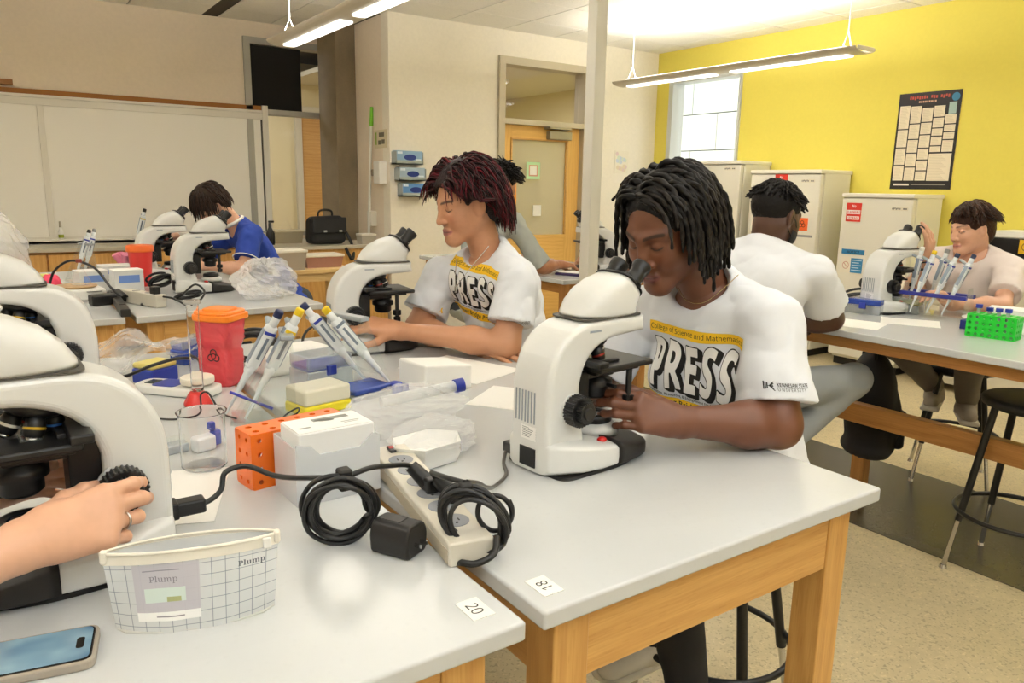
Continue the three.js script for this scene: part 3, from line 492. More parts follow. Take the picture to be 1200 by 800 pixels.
// one hand: wrist w, d = towards knuckles, b = back of hand, side = thumb side (unit, roughly orthonormal), curls per finger
function handPrims(w, d, b, side, o = {}) {
  d = nrm3(d); b = nrm3(sub3(b, d.map(v => v * dot3(b, d)))); const s = nrm3(crs3(b, d)).map(v => v * (dot3(crs3(b, d), side) < 0 ? -1 : 1)); const S = o.size ?? 1, P = [];
  const at = (x, y, z) => [0, 1, 2].map(k => w[k] + (d[k] * x + b[k] * y + s[k] * z) * S);
  const c = o.curl ?? [.5, .55, .6, .65], spread = o.spread ?? .06;
  P.push(cone(at(-.012, 0, .008), at(.03, .002, .012), .021 * S, .019 * S, .02), cone(at(-.012, 0, -.008), at(.03, .002, -.012), .021 * S, .018 * S, .02));
  const kz = [.031, .011, -.009, -.028], kx = [.083, .088, .083, .073], Ls = [[.044, .027, .021], [.048, .031, .022], [.045, .029, .021], [.035, .021, .019]], rr = [.0098, .0102, .0095, .0083];
  for (let i = 0; i < 4; i++) {
    const k0 = at(kx[i], .004, kz[i]); P.push(cone(at(.022, .001, kz[i] * .62), k0, .0155 * S, .0118 * S, .016));
    let p = k0, a = (c[i][0] ?? c[i]), q = d.map((v, j) => v + s[j] * spread * (1.3 - i)); q = nrm3(q); let ang = 0; const cc = Array.isArray(c[i]) ? c[i] : [c[i], c[i] * 1.15, c[i] * .7];
    for (let j = 0; j < 3; j++) { ang += cc[j]; const v = [0, 1, 2].map(m => q[m] * Math.cos(ang) - b[m] * Math.sin(ang)); const e = add3(p, v, Ls[i][j] * S); if (i === 2 && j === 0) P.ringAt = [mix3(p, e, .42), v]; P.push(cone(p, e, rr[i] * S * (1 - .1 * j), rr[i] * S * (.92 - .11 * j), .0045)); p = e; }
    P.tips = P.tips ?? []; P.tips.push(p);
  }
  const t = o.thumb ?? [.75, .35, .3], ta = [t[0], t[0] - t[1], t[0] - t[1] - t[2]]; let p = at(.018, -.006, .022); const L = [.043, .034, .027], R = [.0145, .0115, .0105];
  for (let j = 0; j < 3; j++) { const v = [0, 1, 2].map(m => d[m] * Math.cos(ta[j]) + s[m] * Math.sin(ta[j]) - b[m] * (o.thumbIn ?? .35)); const e = add3(p, nrm3(v), L[j] * S); P.push(cone(p, e, R[j] * S, R[j] * S * .86, j ? .005 : .014)); p = e; }
  P.tips.push(p);
  return P;
}
function joinGeos(list) { // indexed position/normal/color
  let n = 0, m = 0; for (const g of list) { n += g.attributes.position.count; m += g.index.count; }
  const p = new Float32Array(n * 3), q = new Float32Array(n * 3), c = new Float32Array(n * 3), idx = new Uint32Array(m); let o = 0, k = 0;
  for (const g of list) { p.set(g.attributes.position.array, o * 3); q.set(g.attributes.normal.array, o * 3); if (g.attributes.color) c.set(g.attributes.color.array, o * 3); const a = g.index.array; for (let i = 0; i < a.length; i++) idx[k++] = a[i] + o; o += g.attributes.position.count; }
  const g = new THREE.BufferGeometry(); g.setAttribute('position', new THREE.BufferAttribute(p, 3)); g.setAttribute('normal', new THREE.BufferAttribute(q, 3)); g.setAttribute('color', new THREE.BufferAttribute(c, 3)); g.setIndex(new THREE.BufferAttribute(idx, 1)); return g;
}
// locks of hair: tubes that start on the scalp, follow the skull and fall
function hairLocks(o) {
  const R = rng(o.seed), C = [0, .034, -.013], E = [.079 * (o.wide ?? 1), .093, .1], pos = [], nor = [], col = [], idx = [], G = o.gravity, N = o.n, ring = o.ring ?? 5;
  const cols = o.colors.map(lin);
  const sdE = (p, k) => { const u = (p[0] - C[0]) / (E[0] + k), v = (p[1] - C[1]) / (E[1] + k), w = (p[2] - C[2]) / (E[2] + k); return Math.sqrt(u * u + v * v + w * w) - 1; };
  for (let i = 0; i < N; i++) {
    const y = 1 - 2 * (i + .5) / N * (o.cover ?? .72), ph = i * 2.399963 + R() * .3, rr = Math.sqrt(Math.max(0, 1 - y * y)), dir = [rr * Math.cos(ph), y, rr * Math.sin(ph)];
    if (!o.scalp(dir)) continue;
    let p = [0, 1, 2].map(k => C[k] + dir[k] * E[k] * .97); let v = nrm3(o.comb(dir, R)); const L = o.len(dir, R), st = o.step ?? .009, n = Math.max(3, Math.round(L / st)), lift = o.lift * (.35 + R() * .75), pts = [p], ph2 = R() * 6.3;
    for (let j = 1; j <= n; j++) {
      const t = j / n, g = (o.fall ?? .35) * t + .02, cb = o.comb(nrm3(sub3(p, C)), R); v = nrm3([0, 1, 2].map(k => v[k] * .8 + G[k] * g + cb[k] * .25 * (1 - t) + (R() - .5) * (o.wander ?? .06)));
      if (o.wave) { const a = Math.sin(j * o.wave + ph2) * (o.waveAmp ?? .12); v = nrm3(add3(v, crs3(v, dir), a)); }
      p = add3(p, v, st);
      const k = lift * Math.min(1, j / 4), e = sdE(p, k); if (e < 0) { const u = nrm3([0, 1, 2].map(q => (p[q] - C[q]) / ((E[q] + k) ** 2))); const need = -e * Math.min(...E) * 1.02; p = add3(p, u, need); const vn = dot3(v, u); if (vn < 0) v = nrm3(add3(v, u, -vn)); }
      if (o.face && p[2] > .045 && p[1] < o.face.y && Math.abs(p[0]) < o.face.x) { if (o.face.cut) break; p[0] = Math.sign(p[0] || 1) * o.face.x; }
      if (p[1] < -.045 && Math.hypot(p[0], p[2] + .01) < .066) { const h = Math.hypot(p[0], p[2] + .01) || 1; p[0] *= .068 / h; p[2] = -.01 + (p[2] + .01) * .068 / h; }
      if (o.ear && Math.abs(p[0]) > .04 && p[2] > -.028 && p[1] < .012) p[2] = -.028;
      if (o.maxX && Math.abs(p[0]) > o.maxX) break;
      pts.push([...p]);
    }
    if (pts.length < 3) continue;
    const base = pos.length / 3, cc = cols[Math.floor(R() * cols.length)], sh = .8 + R() * .4; let nx = nrm3(crs3(v, [.3, .9, .2]));
    for (let j = 0; j < pts.length; j++) {
      const t = j / (pts.length - 1), a = pts[Math.max(0, j - 1)], b = pts[Math.min(pts.length - 1, j + 1)], d = nrm3(sub3(b, a)); nx = nrm3(add3(nx, d, -dot3(nx, d))); const ny = crs3(d, nx), r0 = o.r * (j === 0 ? .7 : 1) * (1 - (1 - (o.tip ?? .5)) * Math.pow(t, 2));
      for (let q = 0; q < ring; q++) { const an = q / ring * 2 * PI, rw = r0 * (o.twist ? 1 + .24 * Math.cos(2 * an + j * o.twist + ph2) : 1), u = [0, 1, 2].map(k => nx[k] * Math.cos(an) + ny[k] * Math.sin(an)); pos.push(...add3(pts[j], u, rw)); nor.push(...u); const kk = sh * (o.twist ? 1 : .85 + .3 * Math.sin(an + i)); col.push(cc[0] * kk, cc[1] * kk, cc[2] * kk); }
    }
    const nn = pts.length; for (let j = 0; j < nn - 1; j++) for (let q = 0; q < ring; q++) { const a = base + j * ring + q, b = base + j * ring + (q + 1) % ring; idx.push(a, b, a + ring, b, b + ring, a + ring); }
    const ci = pos.length / 3, e = pts[nn - 1], d = nrm3(sub3(e, pts[nn - 2])); pos.push(...add3(e, d, o.r * .6)); nor.push(...d); col.push(cc[0] * sh, cc[1] * sh, cc[2] * sh); for (let q = 0; q < ring; q++) idx.push(base + (nn - 1) * ring + q, base + (nn - 1) * ring + (q + 1) % ring, ci);
  }
  const g = new THREE.BufferGeometry(); g.setAttribute('position', new THREE.Float32BufferAttribute(pos, 3)); g.setAttribute('normal', new THREE.Float32BufferAttribute(nor, 3)); g.setAttribute('color', new THREE.Float32BufferAttribute(col, 3)); g.setIndex(idx); if (o.twist) { g.computeVertexNormals(); } return g;
}
// scalp cap under the locks
function hairCap(o) {
  const t = o.thick ?? .006, P = [ell([0, .037, -.017], [.0745 * (o.wide ?? 1) + t, .087 + t, .094 + t], null, .02)];
  if (o.nape) P.push(ell([0, -.03, -.06], [.06, .06, .045], null, .03));
  P.push(ell(o.faceC ?? [0, -.03, .09], o.faceR ?? [.062, .085, .075], null, .012, true), ell([0, -.13, .04], [.12, .1, .12], null, .012, true));
  for (const s of [-1, 1]) P.push(ell([s * .085, -.03, .012], [.03, .045, .034], null, .01, true));
  const f = fieldOf(P, (x, y, z) => (o.rough ?? .0015) * noise.noise(x * 90, y * 90, z * 90) + (o.rough ?? .0015) * noise.noise(x * 220, y * 220, z * 220)), [lo, hi] = boundsOf(P, .012), g = meshField(f, lo, hi, o.cell ?? .004), c = lin(o.color);
  return paint(g, (x, y, z) => { const k = .85 + .3 * noise.noise(x * 130, y * 40, z * 130); return c.map(v => v * k); });
}
// print on cloth: the triangles of the shirt inside an oriented box, lifted by a hair
function clothPrint(g, c, right, up, w, h, depth = .16) {
  right = nrm3(right); const nn = nrm3(crs3(right, up)); up = nrm3(crs3(nn, right)); const p = g.attributes.position, n = g.attributes.normal, a = g.index.array, map = new Map(), pos = [], nor = [], uv = [], idx = [];
  const get = i => { if (map.has(i)) return map.get(i); const q = [p.getX(i), p.getY(i), p.getZ(i)], m = [n.getX(i), n.getY(i), n.getZ(i)], r = sub3(q, c), u = dot3(r, right) / w + .5, v = dot3(r, up) / h + .5; let id = -1; if (u > -.06 && u < 1.06 && v > -.06 && v < 1.06 && Math.abs(dot3(r, nn)) < depth && dot3(m, nn) > .05) { id = pos.length / 3; pos.push(...add3(q, m, .0011)); nor.push(...m); uv.push(u, v); } map.set(i, id); return id; };
  for (let t = 0; t < a.length; t += 3) { const q = [get(a[t]), get(a[t + 1]), get(a[t + 2])]; if (q.every(v => v >= 0)) idx.push(...q); }
  const r = new THREE.BufferGeometry(); r.setAttribute('position', new THREE.Float32BufferAttribute(pos, 3)); r.setAttribute('normal', new THREE.Float32BufferAttribute(nor, 3)); r.setAttribute('uv', new THREE.Float32BufferAttribute(uv, 2)); r.setIndex(idx); return r;
}
const skinMat = new THREE.MeshPhysicalMaterial({ color: 0xffffff, roughness: .46, vertexColors: true, clearcoat: .25, clearcoatRoughness: .38 });
const hairMat = new THREE.MeshPhysicalMaterial({ color: 0xffffff, roughness: .55, specularIntensity: .6, vertexColors: true });
function person(o) {
  const t = thing('person', o.label, 'person', o.base), bs = o.base, toLocal = g => { g.translate(-bs[0], -bs[1], -bs[2]); return g; };
  const u = nrm3(sub3(o.neck, o.pelvis)), l0 = nrm3(sub3(o.shL, o.shR)), f = nrm3(crs3(l0, u)), l = nrm3(crs3(u, f)), B = [l, u, f], Lt = len3(sub3(o.neck, o.pelvis)), W = o.build ?? 1;
  const tp = (x, y, z) => [0, 1, 2].map(k => o.pelvis[k] + l[k] * x + u[k] * y * Lt + f[k] * z);
  // head
  const q = new THREE.Quaternion().setFromEuler(new THREE.Euler(o.head.pitch, o.head.yaw, o.head.roll ?? 0, 'YXZ')), hm = new THREE.Matrix4().compose(V(...o.head.pos), q, V(1, 1, 1).multiplyScalar(o.head.scale ?? 1)), inv = hm.clone().invert();
  const nkL = V(...o.neck).addScaledVector(V(...u), -.02).applyMatrix4(inv), list = [];
  const hg = headGeo({ ...o.face, neck: [nkL.x, nkL.y, nkL.z] }); hg.applyMatrix4(hm); list.push(hg);
  // torso core and arms
  const sk = lin(o.face.skin), skin = g => paint(g, (x, y, z) => { const m = 1 + .05 * noise.noise(x * 40, y * 40, z * 40) + .03 * noise.noise(x * 140, y * 140, z * 140); return sk.map(v => v * m); });
  const A = o.armR ?? 1, body = [ell(tp(0, .72, -.005), [.15 * W, .14, .085], B, .04), ell(tp(0, .35, 0), [.13 * W, .18, .085], B, .05), ell(tp(0, .04, 0), [.15 * W, .11, .095], B, .04), cone(o.shL, o.shR, .045, .045, .04), cone(tp(0, .93, -.005), o.neck, .055, .05, .03)];
  for (const s of ['L', 'R']) { const sh = o['sh' + s], el = o['el' + s], wr = o['wr' + s]; const mid = mix3(sh, el, .45), fm = mix3(el, wr, .3); body.push(cone(sh, mid, .047 * A, .046 * A, .03), cone(mid, el, .046 * A, .039 * A, .03), cone(el, fm, .039 * A, .04 * A, .03), cone(fm, wr, .04 * A, .0255 * A, .03)); }
  { const fF = fieldOf(body), [lo, hi] = boundsOf(body, .02); list.push(skin(meshField(fF, lo, hi, o.cell ?? .011))); }
  const nails = [];
  for (const s of ['L', 'R']) if (o['hand' + s] !== null) {
    const h = o['hand' + s] ?? {}, wr = o['wr' + s], el = o['el' + s], d = h.dir ?? sub3(wr, el), P = handPrims(wr, d, h.back ?? [0, 1, 0], h.thumbSide ?? f, h); P.push(cone(mix3(el, wr, .8), wr, .029 * A, .0245 * A, .02));
    const [lo, hi] = boundsOf(P, .01), hg2 = skin(meshField(fieldOf(P), lo, hi, h.cell ?? .005)); list.push(hg2);
    if (h.tipTone) { const tt = lin(h.tipTone), c = hg2.attributes.color, p = hg2.attributes.position; for (let i = 0; i < p.count; i++) { let dn = 1; for (const e of P.tips) dn = Math.min(dn, Math.hypot(p.getX(i) - e[0], p.getY(i) - e[1], p.getZ(i) - e[2])); const m = mix3([c.getX(i), c.getY(i), c.getZ(i)], tt, (1 - sst(.006, .022, dn)) * .5); c.setXYZ(i, ...m); } }
    if (h.ring) { const r = new THREE.TorusGeometry(.0108, .0016, 8, 28); r.applyQuaternion(new THREE.Quaternion().setFromUnitVectors(V(0, 0, 1), V(...P.ringAt[1]))); r.translate(...P.ringAt[0]); part('finger_ring', toLocal(r), h.ring, t); }
  }
  const bm = part('body', toLocal(joinGeos(list)), skinMat, t);
  // shirt
  const S = [], sp = o.sleeve ?? .62, sr = o.sleeveR ?? 1;
  S.push(ell(tp(0, .74, -.01), [.172 * W, .135, .105 * W], B, .05), ell(tp(0, .5, .005), [.158 * W, .17, .115 * W], B, .06), ell(tp(0, .2, .012), [.165 * W, .17, .125 * W], B, .06), ell(tp(0, -.02, 0), [.178 * W, .11, .135 * W], B, .05), cone(o.shL, o.shR, .056, .056, .05));
  for (const s of [1, -1]) S.push(cone(tp(s * .04, .955, -.012), s > 0 ? o.shL : o.shR, .05, .056, .03)); S.push(cone(tp(0, .9, -.03), tp(0, .97, -.03), .07, .055, .03));
  if (o.bust) for (const s of [1, -1]) S.push(ell(tp(s * .07, .6, .085), [.07, .075, .055], B, .06));
  for (const s of ['L', 'R']) { const sh = o['sh' + s], el = o['el' + s], e = mix3(sh, el, sp), dv = nrm3(sub3(el, sh)); S.push(cone(sh, mix3(sh, el, sp + .12), .058 * Math.sqrt(sr), .07 * sr, .03, [e, dv])); }
  // neckline opening
  S.push({ ...ell(add3(add3(o.neck, u, .012), f, .028), [.068, .062, .066], B, .008), neg: true });
  if (o.hemCut) S.push({ c: o.pelvis, R: 10, k: .005, neg: true, f: (x, y, z) => dot3(sub3([x, y, z], tp(0, o.hemCut, 0)), u) });
  const wa = o.wrinkle ?? 1.4, wr = (x, y, z, d) => d > .05 || d < -.05 ? 0 : wa * (.0055 * noise.noise(x * 7 + y * 5, y * 9 - z * 4, z * 7 + 3) + .004 * (1 - 2 * Math.abs(noise.noise(x * 11 + y * 7, (y - x) * 8, z * 13 - y * 6))) + .0014 * noise.noise(x * 34, y * 30, z * 34));
  const sf = fieldOf(S, wr), [lo, hi] = boundsOf(S, .03), sg = meshField(sf, lo, hi, o.shirtCell ?? .0085);
  const raw = sg.clone();
  const shirt = part('shirt', toLocal(sg), o.shirtMat, t);
  for (const pr of o.prints ?? []) { const g = clothPrint(raw, pr.c ?? tp(...pr.at), pr.right ?? (pr.tilt ? [l[0], l[1] + pr.tilt, l[2]] : l), pr.up ?? u, pr.w, pr.h, pr.depth); part(pr.name, toLocal(g), pr.m, shirt); }
  for (const s of ['L', 'R']) { const sh = o['sh' + s], el = o['el' + s], dv = nrm3(sub3(el, sh)), e = mix3(sh, el, sp); const r = new THREE.TorusGeometry(.066 * sr, .0028, 6, 36); r.applyQuaternion(new THREE.Quaternion().setFromUnitVectors(V(0, 0, 1), V(...dv))); r.translate(...add3(e, dv, -.006)); if (o.cuff) part('sleeve_band', toLocal(r.scale(1, 1, 1)), o.cuff, shirt); }
  // trousers
  if (o.legs) {
    const Q = [ell(tp(0, .0, -.01), [.172 * W, .1, .13 * W], B, .05)];
    for (const s of ['L', 'R']) { const [hp, kn, an] = o.legs[s]; Q.push(cone(hp, kn, .088, .066, .04), cone(kn, an, .064, .05, .03, [an, nrm3(sub3(an, kn))])); }
    const [a, b] = boundsOf(Q, .02); part('trousers', toLocal(meshField(fieldOf(Q, (x, y, z, d) => Math.abs(d) > .05 ? 0 : .005 * noise.noise(x * 14, y * 12, z * 14)), a, b, .013)), o.trouserMat ?? mat(0x2a3038, .8), t);
    for (const s of ['L', 'R']) { const an = o.legs[s][2], fd = o.legs[s][3] ?? f, y0 = an[1] - .085; const P = [cone([an[0], an[1] - .045, an[2]], add3([an[0], y0 + .035, an[2]], fd, .15), .042, .034, .03), cone([an[0], an[1] - .01, an[2]], [an[0], an[1] - .05, an[2]], .04, .042, .03)]; const [c, d] = boundsOf(P, .012); const sh = part('shoe', toLocal(meshField(fieldOf(P), c, d, .008)), o.shoeMat ?? mat(0xb9b0a0, .7), t); part('sole', toLocal((() => { const g = bx(.085, .022, .25, 0, 0, .055, .02); g.rotateY(Math.atan2(fd[0], fd[2])); g.translate(an[0], y0 + .008, an[2]); return g; })()), o.soleMat ?? mat(0xddd8cc, .7), sh); }
  }
  // hair
  if (o.hair) {
    const G0 = V(0, -1, 0).applyQuaternion(q.clone().invert()), hl = [];
    if (o.hair.cap) hl.push(hairCap(o.hair.cap)); for (const h of o.hair.locks ?? []) hl.push(hairLocks({ ...h, gravity: [G0.x, G0.y, G0.z] }));
    const g = joinGeos(hl); g.applyMatrix4(hm); part('hair', toLocal(g), hairMat, t);
  }
  for (const e of o.extra ?? []) { const g = e.inHead ? e.geo.applyMatrix4(hm) : e.geo; part(e.name, toLocal(g), e.m, t); }
  return t;
}
// ---------- whiteboard and things on the walls ----------
{
  const t = thing('whiteboard', 'long framed whiteboard with cork strip covering the back wall', 'whiteboard', [0, 0, ZB]);
  const x0 = -2.0, x1 = 2.34, y0 = .92, y1 = 2.07, alu = mat(0xe9e4d8, .4);
  const board = mat(0xf8f4ea, .3, { ior: 1.5 });
  const divs = [-2.0, -.75, .47, 2.28];
  for (let i = 0; i < 3; i++) part('board_panel', bb(divs[i] + .012, y0 + .02, .012, divs[i + 1] - .012, y1 - .04, .022), board, t);
  part('frame', [bb(x0, y1 - .05, 0, x1 - .056, y1 + .009, .035, .004), bb(x0, y0 + .001, 0, x1 - .056, y0 + .03, .03, .004), bb(x1 - .055, y0 + .001, 0, x1, y1 + .08, .036, .004)], alu, t);
  part('dark_joint', bb(x1 - .072, y0 + .03, .01, x1 - .055, y1 - .05, .02), mat(0x4a463e, .6), t);
  for (const d of [-.75, .47]) part('panel_joint', bb(d - .024, y0 + .03, .01, d + .024, y1 - .05, .034, .004), alu, t);
  part('cork_strip', bb(x0, y1 + .035, 0, x1 - .06, y1 + .075, .03), mat(0xa06a36, .85), t);
  part('map_rail', bb(x0, y1 + .01, 0, x1 - .058, y1 + .034, .045, .003), alu, t);
  part('marker_tray', [bb(x0, y0 - .03, 0, x1, y0, .1, .004), bb(x0, y0 - .03, .09, x1, y0 + .012, .1, .003)], alu, t);
  const b = thing('cleaner_bottle', 'small white spray bottle with green label on the whiteboard tray', 'bottle', [.53, .93, ZB + .055]);
  part('bottle_body', lathe([[0, 0], [.018, 0], [.02, .006], [.02, .07], [.012, .085], [.008, .09], [.008, .1], [0, .1]]), M.white, b);
  part('label_band', lathe([[.0203, .012], [.0205, .012], [.0205, .04], [.0203, .04]]), mat(0x9aa62d, .6), b); part('cap', cyl(.01, .008, .05, 0, .1, 0), mat(0xb0a894, .5), b);
  single('cork_block', 'brown strip of wood above the whiteboard at the left edge', 'board', bb(-.6, 2.165, ZB, .3, 2.205, ZB + .06), mat(0x9a6a3c, .7));
}
{ // cabinet run under the whiteboard
  const t = thing('wall_cabinet', 'oak base cabinets with grey top running below the whiteboard', 'cabinet', [0, 0, ZB]);
  part('cabinet_body', bb(-2.2, .05, .02, 3.0, .86, .5, 0), M.oakDark, t);
  for (let i = 0; i < 10; i++) { const d = part('cabinet_door', bb(-2.18 + i * .515, .1, .5, -2.18 + i * .515 + .5, .84, .52, .003, 1, i), M.oak, t); part('pull', bb(-1.98 + i * .515, .72, .52, -1.88 + i * .515, .735, .545, .004), M.steel, d); }
  part('counter_top', bb(-2.22, .86, .01, 3.02, .89, .55, .004), mat(0xbdb5a2, .3), t);
}
{ // side counter by the return wall, with the bag on it
  const t = thing('side_counter', 'oak counter in the corner beneath the window, bag on top', 'cabinet', [0, 0, 0]);
  part('cabinet_body', bb(2.0, .05, -7.0, 3.03, .87, -6.42, 0, 1), M.oak, t); part('counter_top', bb(1.98, .87, -7.02, 3.035, .9, -6.4, .004), mat(0xbdb5a2, .3), t);
}
{ // black bag
  const t = thing('black_bag', 'black messenger bag with handle on the corner counter', 'bag', [2.52, .9, -6.62], .1);
  const g = new RoundedBoxGeometry(.34, .25, .16, 6, .05); const p = g.attributes.position; for (let i = 0; i < p.count; i++) { const x = p.getX(i), y = p.getY(i), z = p.getZ(i); p.setXYZ(i, x * (1 - .12 * (y + .12)) + .015 * noise.noise(x * 9, y * 9, z * 9), y * (1 + .1 * noise.noise(x * 5, 1, 2)), z * (1.1 - .8 * (y + .12)) + .012 * noise.noise(x * 12, y * 12, 3)); } g.computeVertexNormals();
  part('bag_body', mv(g, 0, .125, 0), mat(0x131314, .7), t);
  part('flap', mv(new RoundedBoxGeometry(.33, .14, .03, 3, .014), 0, .17, .085), mat(0x18181a, .75), t);
  part('handle', tube([[-.07, .24, 0], [-.06, .29, .01], [0, .305, .01], [.06, .29, .01], [.07, .24, 0]], .009), mat(0x1a1a1b, .6), t);
  part('strap', [tube([[.16, .15, .03], [.19, .05, .09], [.17, -.06, .2], [.12, -.12, .26], [.08, -.02, .22]], .014)], mat(0x1a1a1b, .7), t);
  for (const x of [-.05, .1]) part('buckle', bx(.03, .018, .012, x, .12, .102, .003), M.grey, t);
}
{ // trolley table with tubs
  const t = thing('side_table', 'pale wooden side table with shelf holding plastic tubs', 'table', [1.97, 0, -5.75]);
  const pale = mat(0xffffff, .5, { map: woodTex([226, 196, 140], [204, 168, 106], 21) });
  part('table_top', bx(.72, .03, .5, 0, .785, 0, .004), pale, t); part('apron', [bx(.66, .06, .02, 0, .74, .22), bx(.66, .06, .02, 0, .74, -.22), bx(.02, .06, .42, .32, .74, 0), bx(.02, .06, .42, -.32, .74, 0)], pale, t);
  for (const sx of [-1, 1]) for (const sz of [-1, 1]) part('leg', bx(.045, .77, .045, sx * .32, .385, sz * .22, .004, 1), pale, t);
  part('lower_shelf', bx(.66, .02, .44, 0, .34, 0), pale, t);
  const tub = (name, label, x, y, z, w, h, d, col, lid) => { const q = thing(name, label, 'box', [x, y, z], 0); part('tub_body', loft([[[-w / 2 * .9, 0, -d / 2 * .9], [w / 2 * .9, 0, -d / 2 * .9], [w / 2 * .9, 0, d / 2 * .9], [-w / 2 * .9, 0, d / 2 * .9]].reverse(), [[-w / 2, h, -d / 2], [w / 2, h, -d / 2], [w / 2, h, d / 2], [-w / 2, h, d / 2]].reverse()]).toNonIndexed(), mat(col, .35, { transmission: .45, thickness: 0 }), q); q.children[0].geometry.computeVertexNormals(); part('tub_contents', bx(w * .7, h * .6, d * .7, 0, h * .32, 0, .01), mat(0xb58a72, .8), q); part('tub_lid', bx(w * 1.06, .02, d * 1.06, 0, h + .01, 0, .006), mat(lid, .4), q); return q; };
  tub('storage_tub', 'translucent tub with white lid behind the person in blue', 1.8, .8, -5.62, .3, .13, .22, 0xd9cdb9, 0xe9e2d2);
  tub('storage_tub', 'wide translucent tub with pale lid beside the black bag', 2.13, .8, -5.72, .3, .08, .2, 0xcf9a86, 0xe6ddc9);
  tub('storage_tub', 'low cream basin on the counter behind the tubs', 2.25, .9, -6.88, .26, .1, .18, 0xd8ccaa, 0xcabf9f);
  const f = thing('glass_flask', 'clear glass flask standing below the window', 'flask', [2.25, 1.022, -6.88]); part('flask_body', lathe([[0, 0], [.045, 0], [.048, .01], [.015, .08], [.013, .12], [.016, .124]]), M.clear, f);
  const d = thing('dark_bottle', 'slim dark pump bottle beside the whiteboard end', 'bottle', [2.05, .9, -6.7]); part('bottle_body', lathe([[0, 0], [.035, 0], [.036, .1], [.014, .15], [.012, .19], [0, .19]]), M.black, d); part('pump_head', bx(.05, .018, .016, .012, .2, 0, .005), M.black, d);
  tub('white_tub', 'small white tub at the corner counter edge by the mop', 2.86, .9, -6.5, .14, .075, .12, 0xe5dfd0, 0xe9e4d6);
}
{ // mop pole on the return wall
  const t = thing('mop_pole', 'white pole with green ends leaning on the corner wall', 'pole', [2.96, 0, -6.72]);
  part('pole', rod([.02, .86, 0], [.07, 2.0, 0], .013), mat(0xe6e4d8, .4), t);
  part('green_grip', rod([.07, 1.96, 0], [.077, 2.13, 0], .018, .014), mat(0x76c22c, .5), t); part('green_socket', rod([.012, .72, 0], [.022, .92, 0], .03, .016), mat(0x8fd04a, .5), t);
  part('pole_hook', [bx(.06, .14, .1, .06, 1.12, 0, .01)], mat(0xe9e4d4, .5), t);
  const h = thing('wall_dispenser', 'small white dispenser box on the corner wall beside the pole', 'dispenser', [XR - .04, 1.44, -6.56]); part('dispenser_body', bx(.08, .2, .13, 0, .1, .06, .01), M.white, h); part('dispenser_nozzle', bx(.05, .06, .08, 0, .1, -.05, .01), mat(0x9a8d78, .5), h);
  single('wall_lettering', 'small green and grey hand-wash notice on the corner wall', 'sign', new THREE.BoxGeometry(.004, .16, .26), mat(0xffffff, .7, { map: textTex(256, 160, '#d8cbaa', c => { c.fillStyle = '#86a83c'; c.fillRect(24, 20, 26, 110); c.fillStyle = '#6d6552'; c.fillRect(96, 24, 110, 38); c.fillRect(80, 92, 60, 38); c.fillRect(150, 86, 66, 40); }) }), [XR - .003, 1.84, -6.56]);
}
{ // three glove boxes on the door wall
  const y = [1.615, 1.47, 1.33], lb = ['top', 'middle', 'bottom'];
  for (let i = 0; i < 3; i++) {
    const t = thing('glove_box', `blue glove box in the ${lb[i]} wall holder by the corner`, 'box', [3.2 + i * .028, y[i], ZD], 0, 'glove boxes on the wall');
    part('holder', [bb(-.135, 0, 0, .135, .01, .1), bb(-.135, 0, 0, -.128, .11, .1), bb(.128, 0, 0, .135, .11, .1), bb(-.135, 0, .093, .135, .035, .1)], mat(0xaab4b8, .3, { metalness: .4 }), t);
    part('carton', new THREE.BoxGeometry(.252, .107, .088).translate(0, .0645, .046), mat(0xffffff, .6, { map: textTex(256, 110, ['#8fb0cc', '#a8bccb', '#5f8fc4'][i], c => { c.fillStyle = '#16307c'; c.beginPath(); c.ellipse(136, 58, 62, 26, 0, 0, 6.3); c.fill(); c.fillStyle = '#dfe9f0'; c.fillRect(8, 8, 50, 20); c.fillRect(190, 70, 56, 22); }) }), t);
  }
}
{ // papers on the door
  const s = (n, l, x, y, w, h, m) => single(n, l, 'paper', new THREE.BoxGeometry(w, h, .002), m, [x, y, ZD - .028]);
  s('orange_sheet', 'orange paper sheet taped to the wooden door', 4.335, 1.355, .19, .27, mat(0xf2a03c, .7)).position.z = ZD + .008;
  s('yellow_sheet', 'yellow paper sheet taped below the orange sheet', 4.33, 1.12, .18, .16, mat(0xeadb3e, .7)).position.z = ZD + .008;
  s('door_picture', 'small white card with green border on the door glass', 4.66, 1.6, .17, .17, mat(0xffffff, .6, { map: textTex(128, 128, '#b8dfae', c => { c.fillStyle = '#d99a84'; c.fillRect(22, 22, 84, 84); c.fillStyle = '#f2efe6'; c.fillRect(32, 32, 64, 64); }) }));
  s('white_note', 'small blank white note low on the door glass', 4.72, 1.2, .1, .11, M.paper);
  single('faint_print', 'faint pastel poster on the white wall by the side window', 'poster', new THREE.BoxGeometry(.2, .24, .003), mat(0xffffff, .7, { map: textTex(128, 150, '#ece4d0', c => { for (let k = 0; k < 16; k++) { c.fillStyle = ['#dfc9c4', '#c9d2dc', '#e2d2b4', '#d4dcc8'][k % 4]; c.beginPath(); c.arc(20 + (k * 37) % 90, 20 + (k * 53) % 110, 14, 0, 6.3); c.fill(); } }) }), [5.83, 1.72, ZD + .003]);
  single('light_switch', 'white switch plate on the white wall right of the post', 'switch', [bx(.075, .115, .006, 0, 0, 0, .003), bx(.03, .06, .006, 0, 0, .004, .002)], M.white, [5.46, 1.16, ZD + .003]);
}
